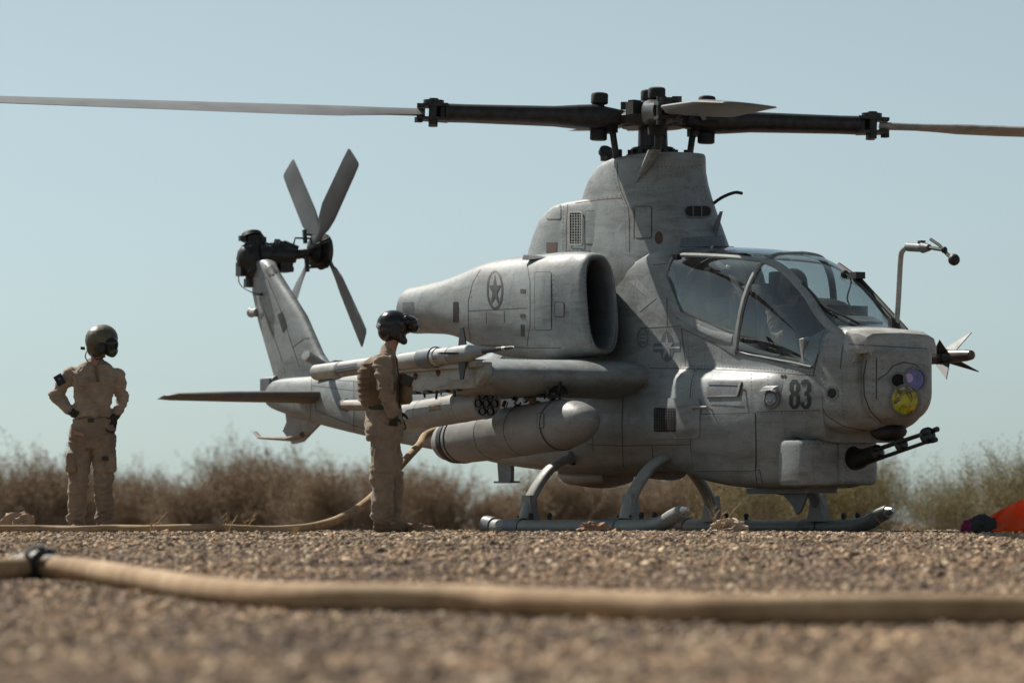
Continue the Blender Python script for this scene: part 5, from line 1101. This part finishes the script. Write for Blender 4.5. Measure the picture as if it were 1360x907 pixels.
HE2 = person_mesh('helmet', [('e', hc2 + Vector((-.012, 0, .02)), (.148, .132, .125)), ('e', hc2 + Vector((-.05, 0, -.035)), (.10, .12, .10)), ('c', hc2 + Vector((.0, -.05, -.06)), hc2 + Vector((.075, -.04, -.12)), .05, .035), ('c', hc2 + Vector((.0, .05, -.06)), hc2 + Vector((.075, .04, -.12)), .05, .035)], HELM, CRW, .009)
person_mesh('visor', [('e', hc2 + Vector((.115, 0, .04)), (.085, .115, .06)), ('e', hc2 + Vector((.15, 0, .0)), (.06, .09, .055)), ('e', hc2 + Vector((.09, -.04, .065)), (.05, .05, .045))], VIS, HE2, .009)
MB().ball(hc2 + Vector((.10, -.11, .07)), .022, 10, 6).build('visor_knob', BLACK, HE2)
person_mesh('ear_cup', [('e', hc2 + Vector((.01, -.118, -.035)), (.055, .03, .07))], BLACK, HE2, .009)
plate_ = MB(); plate_.tube([hc2 + Vector((-.135, -.05, .01)), hc2 + Vector((-.12, -.075, -.01))], .03, 8); plate_.build('reflective_tape', simple('grey_tape', (.3, .3, .3), .5), HE2)
MB().tube(spline([hc2 + Vector((.04, -.09, -.11)), hc2 + Vector((.07, -.07, -.14)), hc2 + Vector((.10, -.02, -.14))], 4), .008, 6).build('microphone_boom', BLACK, HE2)

# ---- two aviators in the cockpit
def pilot(x, z, label, yaw=0):
    o = empty('person'); o.matrix_world = ROOT; tag(o, label, 'person')
    V = lambda a, b, c: Vector((x + a, b, z + c))
    hands = hand_parts(V(.50, -.20, -.18), (.9, .2, .2), (0, 1, .2), curl=.9) + hand_parts(V(.48, .22, -.15), (.9, -.2, .2), (0, -1, .2), curl=.9)
    core = [('l', [(V(.08, 0, -.55), .13, .16), (V(.05, 0, -.35), .12, .15), (V(.03, 0, -.15), .125, .17), (V(.03, 0, -.02), .11, .19), (V(.04, 0, .04), .07, .1)], 0), ('c', V(.04, 0, 0), V(.06, 0, .13), .055, .05), ('e', V(.08, 0, .22), (.10, .08, .12)),
            ('c', V(.03, -.19, -.02), V(.20, -.25, -.27), .05, .04), ('c', V(.20, -.25, -.27), V(.50, -.20, -.18), .04, .03), ('c', V(.03, .19, -.02), V(.20, .25, -.27), .05, .04), ('c', V(.20, .25, -.27), V(.48, .22, -.15), .04, .03),
            ('c', V(.1, -.1, -.55), V(.5, -.12, -.45), .08, .06), ('c', V(.1, .1, -.55), V(.5, .12, -.45), .08, .06), ('c', V(.5, -.12, -.45), V(.75, -.12, -.62), .055, .04), ('c', V(.5, .12, -.45), V(.75, .12, -.62), .055, .04)] + hands
    person_mesh('body', core, SKIN, o, .012)
    person_mesh('flight_suit', [('l', [(V(.08, 0, -.55), .15, .18), (V(.05, 0, -.35), .145, .175), (V(.03, 0, -.15), .15, .20), (V(.03, 0, -.02), .13, .22), (V(.04, 0, .05), .08, .12)], 0)] + [('c', V(.03, s * .19, -.02), V(.20, s * .25, -.27), .07, .055) for s in (-1, 1)] + [('c', V(.20, s * .25, -.27), V(.45, s * .21, -.19), .055, .045) for s in (-1, 1)] + [('c', V(.1, s * .1, -.55), V(.5, s * .12, -.45), .10, .075) for s in (-1, 1)], TAN, o, .013, .007, 9, seed=int(x * 10))
    for s in (-1, 1): person_mesh('glove', hand_parts(V(.49, s * .21, -.17), (.9, -s * .2, .2), (0, -s, .2), s=1.12, curl=.9), simple('tan_green_glove', (.10, .09, .06), .9), o, .010)
    H_ = person_mesh('helmet', [('e', V(.07, 0, .25), (.15, .13, .135)), ('e', V(.02, 0, .18), (.1, .125, .1))], HELG, o, .010)
    person_mesh('visor', [('e', V(.16, 0, .22), (.07, .10, .07))], VIS, H_, .010)
    return o
pilot(2.42, 2.02, 'aviator in the front cockpit seat, seen through the front side window')
pilot(1.36, 2.14, 'aviator in the rear seat of the cockpit, dim behind the dusty rear side window')

# ================================================================== hoses
def ground_at(u, v):
    "place on the ground seen at (u, v); walks away from the camera"
    d = 6.0
    while d < 60:
        p = at(u, v, d)
        if p.z <= gz(p.x, d): return p
        d += .02
    return at(u, v, 33)
HOSE, nt, b, o_ = newmat('tan_hose_jacket'); co = objco(nt)
c = rampn(nt, nz(nt, co, 6, 5, .65), [(.3, (.30, .20, .115)), (.55, (.43, .30, .18)), (.75, (.52, .38, .24))]); c2 = rampn(nt, nz(nt, objco(nt, (1, 1, 1)), 1.2, 3), [(.4, (1, 1, 1)), (.7, (.72, .66, .6))])
c3 = rampn(nt, nz(nt, co, 120, 2), [(.35, (.82, .82, .82)), (.6, (1.05, 1.05, 1.05))])
nt.links.new(mixc(nt, 1, mixc(nt, 1, c, c2, 'MULTIPLY'), c3, 'MULTIPLY'), b.inputs['Base Color']); b.inputs['Roughness'].default_value = .8; b.inputs['Specular IOR Level'].default_value = .25; bump(nt, b, nz(nt, co, 140, 2), .4, .004)
# foreground hose: lies on the gravel across the whole picture, one coupling near its left end
FH = empty('fuel_hose', (0, 0, 0)); tag(FH, 'thick tan fuel hose lying across the gravel in the foreground, black coupling at its left', 'hose')
line = [(-330, 770), (-200, 768), (-90, 772), (-20, 774), (25, 771), (62, 767), (110, 771), (150, 779), (200, 790), (250, 799), (300, 806), (350, 811), (430, 814), (560, 816), (640, 817), (700, 820), (830, 828), (950, 833), (1100, 834), (1250, 833), (1380, 832), (1500, 834), (1700, 840)]
rH = .057
pts = []
for u, v in line:
    d_ = 8.0
    while d_ < 30 and at(u, v, d_).z > (-0.285 + 0.285 * sst(11, 33.0, d_)) - .004: d_ += .01
    p = at(u, v, d_); pts.append(Vector((p.x, p.y, gz(p.x, p.y) + rH * .93)))
ys_ = [p.y for p in pts]
for _ in range(2): ys_ = [ys_[0]] + [(ys_[i - 1] + 2 * ys_[i] + ys_[i + 1]) / 4 for i in range(1, len(ys_) - 1)] + [ys_[-1]]
pts = [Vector((p.x, y_, p.z)) for p, y_ in zip(pts, ys_)]
HP = spline(pts, 6); HP = [p + Vector((0, .02 * noise.noise(p * 1.2), 0)) for p in HP]
i0 = min(range(len(HP)), key=lambda i: (HP[i] - pts[5]).length)
for seg in (HP[:i0], HP[i0 + 1:]): MB().tube(seg, [rH * (1 + .035 * noise.noise(p * 3)) for p in seg], 20).build('hose_jacket', HOSE, FH, ang=180)
c0 = HP[i0]; cd_ = (HP[i0 + 3] - HP[i0 - 3]).normalized(); a, b, t = frame_of(cd_)
MB().lathe(c0 - cd_ * .17, cd_, [(0, rH * .95), (.005, rH * 1.07), (.07, rH * 1.09), (.08, .074), (.125, .082), (.13, .062), (.155, .062), (.16, .090), (.20, .090), (.205, .064), (.22, .060), (.25, rH * 1.1), (.32, rH * 1.08), (.34, rH * .95)], 24).build('hose_coupling', BLACK, FH, ang=35)
for k in range(4):
    t_ = R(40 + 90 * k); e = a * math.cos(t_) + b * math.sin(t_); f_ = a * -math.sin(t_) + b * math.cos(t_)
    mb = MB(); mb.tube([c0 + e * .07 + f_ * -.02, c0 + e * .112 + f_ * .0, c0 + e * .105 + f_ * .045 + cd_ * .03, c0 + e * .09 + f_ * .05 + cd_ * .08], .014, 7); mb.build('coupling_lug', BLACK, FH)
for k in range(2):
    MB().tube(spline([c0 + cd_ * (.03 - .1 * k) + a * .05, c0 + cd_ * (.05 - .1 * k) + a * .075 - b * .02, c0 + cd_ * (.09 - .16 * k) + a * .08 + b * .03, c0 + cd_ * (.12 - .2 * k) + a * .06], 4), .006, 6).build('coupling_wire', GUNM, FH)
for h in (-.15, .14): MB().lathe(c0 + cd_ * h, cd_, [(0, rH * 1.09), (.002, rH * 1.16), (.022, rH * 1.16), (.024, rH * 1.09)], 24).build('hose_clamp', simple('tan_tape', (.26, .21, .14), .8), FH)
# refuelling hose: along the ground behind the crew and up to the helicopter's side
e3 = ROOT @ Vector((-2.35, -.40, 1.12))
bp_ = [Vector((-9.0, 33.6, .035)), Vector((-6.5, 33.2, .035))]
for u, d in ((0, 33.2), (60, 33.3), (110, 33.2), (150, 33.4), (200, 33.3), (280, 33.3), (350, 33.4), (385, 33.5)): q = at(u, 700, d); bp_.append(Vector((q.x, q.y, gz(q.x, q.y) + .036 + .006 * math.sin(u * .05))))
bp_ += [at(410, 700.3, 33.8), at(430, 696, 34.1), at(448, 690, 34.5), at(472, 677, 35.2), at(492, 662, 36.0), at(512, 641, 36.8), at(533, 617, 37.7), at(556, 592, 38.6), at(576, 573, 39.5), e3]
BH = tag(MB().tube(spline(bp_, 6), .038, 14).build('refuelling_hose', HOSE, None, ang=180), 'tan hose along the ground behind the crewmen, rising to the helicopter side', 'hose')

# ================================================================== litter and marker cloth on the pad edge
def lump(name, label, cat, u, d, rx, ry, rz, mat, seed, amp=.5, sc=6, par=None, zoff=0):
    p = at(u, 697, d); g = gz(p.x, d); bm = bmesh.new(); bmesh.ops.create_icosphere(bm, subdivisions=4, radius=1)
    for v in bm.verts:
        q = v.co * 1.2 + Vector((seed, 0, 0)); n = 1 - abs(noise.noise(q * 1.3)) * 2; n2 = abs(noise.noise(q * sc * .5)); v.co *= 1 + amp * (n - .5) - amp * .5 * n2
        v.co = Vector((v.co.x * rx, v.co.y * ry, max(v.co.z, -.35) * rz))
    me = D.meshes.new(name); bm.to_mesh(me); bm.free(); me.shade_smooth(); me.set_sharp_from_angle(angle=R(38)); me.materials.append(mat); o = D.objects.new(name, me); link(o, par)
    o.location = (p.x, d, g + rz * .34 + zoff)
    if label: tag(o, label, cat)
    return o
CLO = cloth('crumpled_tan_cloth', (.42, .29, .20)); CARDB = simple('brown_cardboard', (.30, .18, .115), .9, 0, .3, 12); PLA = cloth('pale_crumpled_sheet', (.52, .40, .31))
lump('sandbag', 'crumpled tan cloth bag on the ground at the far left edge', 'bag', 24, 33.9, .15, .12, .13, CLO, 3, .55)
lump('crumpled_sheet', 'pale crumpled sheet lying between the two skids', 'litter', 968, 34.6, .15, .12, .09, PLA, 11, .7, 9)
lump('crumpled_sheet', 'small torn brown scrap in front of the near skid, between its two cross tubes', 'litter', 790, 34.4, .13, .08, .07, CARDB, 17, .6, 9)
lump('broken_block', 'small brown broken block beside the toe of the crewman near the wing', 'block', 560, 34.0, .115, .07, .075, CARDB, 29, .35, 5)
# marker: dark duffel with magenta cloth and a bright orange panel pulled over it
lump('duffel_bag', 'dark duffel bag half under the orange panel at the right edge', 'bag', 1306, 33.7, .13, .10, .125, simple('dark_duffel', (.025, .024, .026), .8, bmp=.3), 41, .2)
lump('magenta_cloth', 'magenta cloth bunched against the left end of the dark duffel bag', 'cloth', 1288, 33.75, .07, .09, .09, simple('magenta_cloth', (.22, .01, .075), .8), 47, .45)
OR = simple('orange_panel_cloth', (1.0, .17, .035), .6, 0, .08, 4); m = OR.node_tree; ts = m.nodes.new('ShaderNodeBsdfTranslucent'); ts.inputs[0].default_value = (1.0, .26, .06, 1); mx = m.nodes.new('ShaderNodeMixShader'); mx.inputs[0].default_value = .6
bs_ = next(n for n in m.nodes if n.type == 'BSDF_PRINCIPLED'); ou = next(n for n in m.nodes if n.type == 'OUTPUT_MATERIAL'); m.links.new(bs_.outputs[0], mx.inputs[1]); m.links.new(ts.outputs[0], mx.inputs[2]); m.links.new(mx.outputs[0], ou.inputs[0])
v = []; W, H = 26, 14
for i in range(W + 1):
    for j in range(H + 1):
        u = 1312 + (1430 - 1312) * i / W; top = 687 - 24 * min(1, i / 10) ** .9 + (0 if i < 10 else (i - 10) * .5); bot = 705; t = j / H
        vv = top + (bot - top) * t; dd = 33.95 - .30 * t - .05 * math.sin(i * .9 + j * .35) - (.06 if t > .62 else 0)
        p = at(u + 2 * math.sin(j * .8), vv, dd); p.z = max(p.z, gz(p.x, dd) + .004); v.append(p)
mb = MB(); mb.add(v, [(i * (H + 1) + j, i * (H + 1) + j + 1, (i + 1) * (H + 1) + j + 1, (i + 1) * (H + 1) + j) for i in range(W) for j in range(H)])
v2 = [p + Vector((0, .9 * (1 - (k % (H + 1)) / H * 0) * ((H - (k % (H + 1))) / H) * .0 + .012, -.004)) for k, p in enumerate(v)]
OP = tag(mb.build('marker_panel', OR, None, ang=180, clean=False), 'bright orange marker panel draped over the dark bag at the right edge', 'marker panel')
sm = OP.modifiers.new('thickness', 'SOLIDIFY'); sm.thickness = .004
bk = MB(); top_ = [v[i * (H + 1)] for i in range(W + 1)]; bk.rings([top_, [p + Vector((0, .25, -.06)) for p in top_], [Vector((p.x, p.y + .5, gz(p.x, p.y) + .01)) for p in top_]], cap=False, closed=False); bk.build('panel_back_fold', OR, OP, ang=180, clean=False)
# dry weeds
STRAW = simple('dry_straw', (.45, .29, .14), .8, 0, .3, 6)
def weed(u, d, h, n, label, seed, lean=0):
    r_ = random.Random(seed); p = at(u, 697, d); base = Vector((p.x, d, gz(p.x, d) - .01)); o = empty('dry_weed', base); tag(o, label, 'weed', None)
    for k in range(n):
        a_ = r_.uniform(-.9, .9) + lean; L = h * r_.uniform(.5, 1); q = spline([(0, 0, 0), (L * .3 * a_, r_.uniform(-.03, .03), L * .5), (L * .75 * a_, r_.uniform(-.05, .05), L)], 4)
        mb = MB(); mb.tube(q, [.004 - .0028 * i / (len(q) - 1) for i in range(len(q))], 4)
        for e in range(3):
            b0 = q[3 + e]; mb.tube([b0, b0 + Vector((r_.uniform(-.05, .05), r_.uniform(-.03, .03), r_.uniform(.02, .05)))], .002, 3)
        mb.build('stalk', STRAW, o)
weed(955, 34.0, .34, 7, 'clump of dry straw-coloured stalks beside the pale sheet between the skids', 1, .25)
weed(200, 33.0, .20, 4, 'short dry weed just right of the crewman with hands on hips', 2, .2)
weed(302, 33.1, .22, 4, 'dry weed in front of the ground hose, left of the crewman in the vest', 3)
weed(328, 33.4, .26, 3, 'tallest thin dry stalk behind the ground hose', 4, .3)
weed(1178, 34.2, .18, 3, 'dry weed at the upturned tip of the far skid', 5)
weed(385, 30.5, .10, 4, 'small pale sprig lying on the gravel slope below the ground hose', 6, .8)
weed(1205, 31.5, .16, 5, 'low straw tuft on the gravel slope right of the helicopter nose', 8, -.4)

# ================================================================== desert bushes beyond the pad
TWIG = simple('bush_twig', (.29, .21, .145), .9, 0, .3, 5); TWIGL = simple('bush_twig_grey', (.34, .26, .185), .9, 0, .3, 5)
def leafmat(name, a_, b_):
    m, nt, bb, o = newmat(name); g = nt.nodes.new('ShaderNodeNewGeometry'); r = rampn(nt, g.outputs['Random Per Island'], [(0, a_), (1, b_)]); nt.links.new(r, bb.inputs['Base Color']); bb.inputs['Roughness'].default_value = .8; bb.inputs['Specular IOR Level'].default_value = .2
    return m
LF = leafmat('olive_leaf', (.16, .15, .06), (.34, .31, .13)); LFB = leafmat('brown_leaf', (.24, .18, .12), (.42, .32, .215))
def bush_mesh(seed, hgt, wid, nst, nleaf, leafs, twigr, ls):
    r_ = np.random.RandomState(seed); V = []; Fc = []; tips = []
    def stick(pts, r0, r1):
        n = len(pts); base = len(V)
        for i, p in enumerate(pts):
            r = r0 + (r1 - r0) * i / (n - 1)
            for k in range(3): V.append((p[0] + r * math.cos(2.09 * k), p[1] + r * math.sin(2.09 * k), p[2]))
        for i in range(n - 1):
            for k in range(3): Fc.append((base + i * 3 + k, base + i * 3 + (k + 1) % 3, base + i * 3 + 3 + (k + 1) % 3, base + i * 3 + 3 + k))
    def grow(p, d, L, r, lvl):
        pts = [p]; n = 5
        for i in range(n):
            d = d + r_.normal(0, .16, 3) + np.array([0, 0, .10]); d /= np.linalg.norm(d); p = p + d * L / n; pts.append(p)
            if lvl < 3 and i > 0 and r_.rand() < (.95 if lvl < 2 else .7): q = d + r_.normal(0, .55, 3); q /= np.linalg.norm(q); grow(p, q, L * r_.uniform(.45, .7), r * .55, lvl + 1)
            tips.append(p.copy())
        stick(pts, r, r * .4)
    for k in range(nst):
        a_ = r_.uniform(0, 6.28); t = abs(r_.normal(0, .42)); d = np.array([math.sin(t) * math.cos(a_), math.sin(t) * math.sin(a_), math.cos(t)]); grow(np.array([r_.normal(0, wid * .24), r_.normal(0, wid * .20), -.05]), d, hgt * r_.uniform(.45, .72), twigr * r_.uniform(.6, 1.1), 0)
    me = D.meshes.new('branches'); me.from_pydata(V, [], Fc)
    T = np.array(tips); T = T[T[:, 2] > .02 * hgt]; idx = r_.randint(0, len(T), nleaf); c = T[idx] + r_.normal(0, .045, (nleaf, 3)); kk = nleaf // 4; c[:kk] = np.stack([r_.normal(0, wid * .30, kk), r_.normal(0, wid * .25, kk), r_.uniform(0, hgt * .30, kk)], 1); s = ls * r_.uniform(.6, 1.4, nleaf)
    a1 = r_.normal(0, 1, (nleaf, 3)); a1 /= np.linalg.norm(a1, axis=1)[:, None]; b1 = np.cross(a1, r_.normal(0, 1, (nleaf, 3))); b1 /= np.linalg.norm(b1, axis=1)[:, None]
    LV = np.stack([c - a1 * s[:, None], c + b1 * s[:, None] * .45, c + a1 * s[:, None], c - b1 * s[:, None] * .45], 1).reshape(-1, 3)
    ml = D.meshes.new('foliage'); ml.from_pydata(LV.tolist(), [], [(4 * i, 4 * i + 1, 4 * i + 2, 4 * i + 3) for i in range(nleaf)]); ml.materials.append(leafs)
    return me, ml
var = {}
for i in range(4):
    a_, b_ = bush_mesh(50 + i, 2.4, 2.6, 62, 22000, LFB, .020, .036); a_.materials.append(TWIG); var['brown', i] = (a_, b_)
for i in range(3):
    a_, b_ = bush_mesh(80 + i, 1.75, 1.6, 52, 15000, LF, .011, .019); a_.materials.append(TWIGL); var['olive', i] = (a_, b_)
def bush(kind, i, x, y, s, rz, label, group, sz=1.0):
    o = empty('desert_bush', (x, y, gz(x, y) - .03), rz); o.scale = (s, s, s * sz); tag(o, label, 'bush', group)
    for nm, me in zip(('branches', 'foliage'), var[kind, i]): c = D.objects.new(nm, me); link(c, o)
    return o
rb = random.Random(12)
ORD = 'first second third fourth fifth sixth seventh eighth ninth tenth eleventh twelfth thirteenth fourteenth fifteenth sixteenth seventeenth'.split()
for row, (dep, n, sc) in enumerate(((128, 17, 1.0), (150, 17, 1.14))):
    us = sorted(-130 + 1250 * (k + rb.uniform(-.3, .3)) / (n - 1) for k in range(n))
    for k, u in enumerate(us):
        q = at(u, 697, dep + rb.uniform(-5, 5)); lab = ('brown leafless bush in the front row of the blurred thicket, %s from the left' % ORD[k]) if row == 0 else 'brown leafless bush in the rear of the thicket, mostly hidden by the front row'
        bush('brown', rb.randrange(4), q.x, q.y, sc * rb.uniform(.58, 1.12), rb.uniform(0, 6.28), lab, 'leafless brown bushes of the thicket, ' + ('front row' if row == 0 else 'rear row'), rb.uniform(.82, 1.12))
for row in (0, 1):
    for k in range(9):
        u = 985 + 86 * (k + rb.uniform(-.3, .3)); q = at(u, 697, 73 + rb.uniform(-2, 2) + 7 * row); lab = ('olive-tinged twiggy bush behind the nose, %s from the left of its row' % ORD[k]) if row == 0 else 'olive-tinged twiggy bush in the second row behind the nose, half hidden'
        bush('olive', rb.randrange(3), q.x, q.y, rb.uniform(.70, 1.0), rb.uniform(0, 6.28), lab, 'olive-tinged bushes behind the helicopter nose, ' + ('front row' if row == 0 else 'second row'), rb.uniform(.85, 1.05))
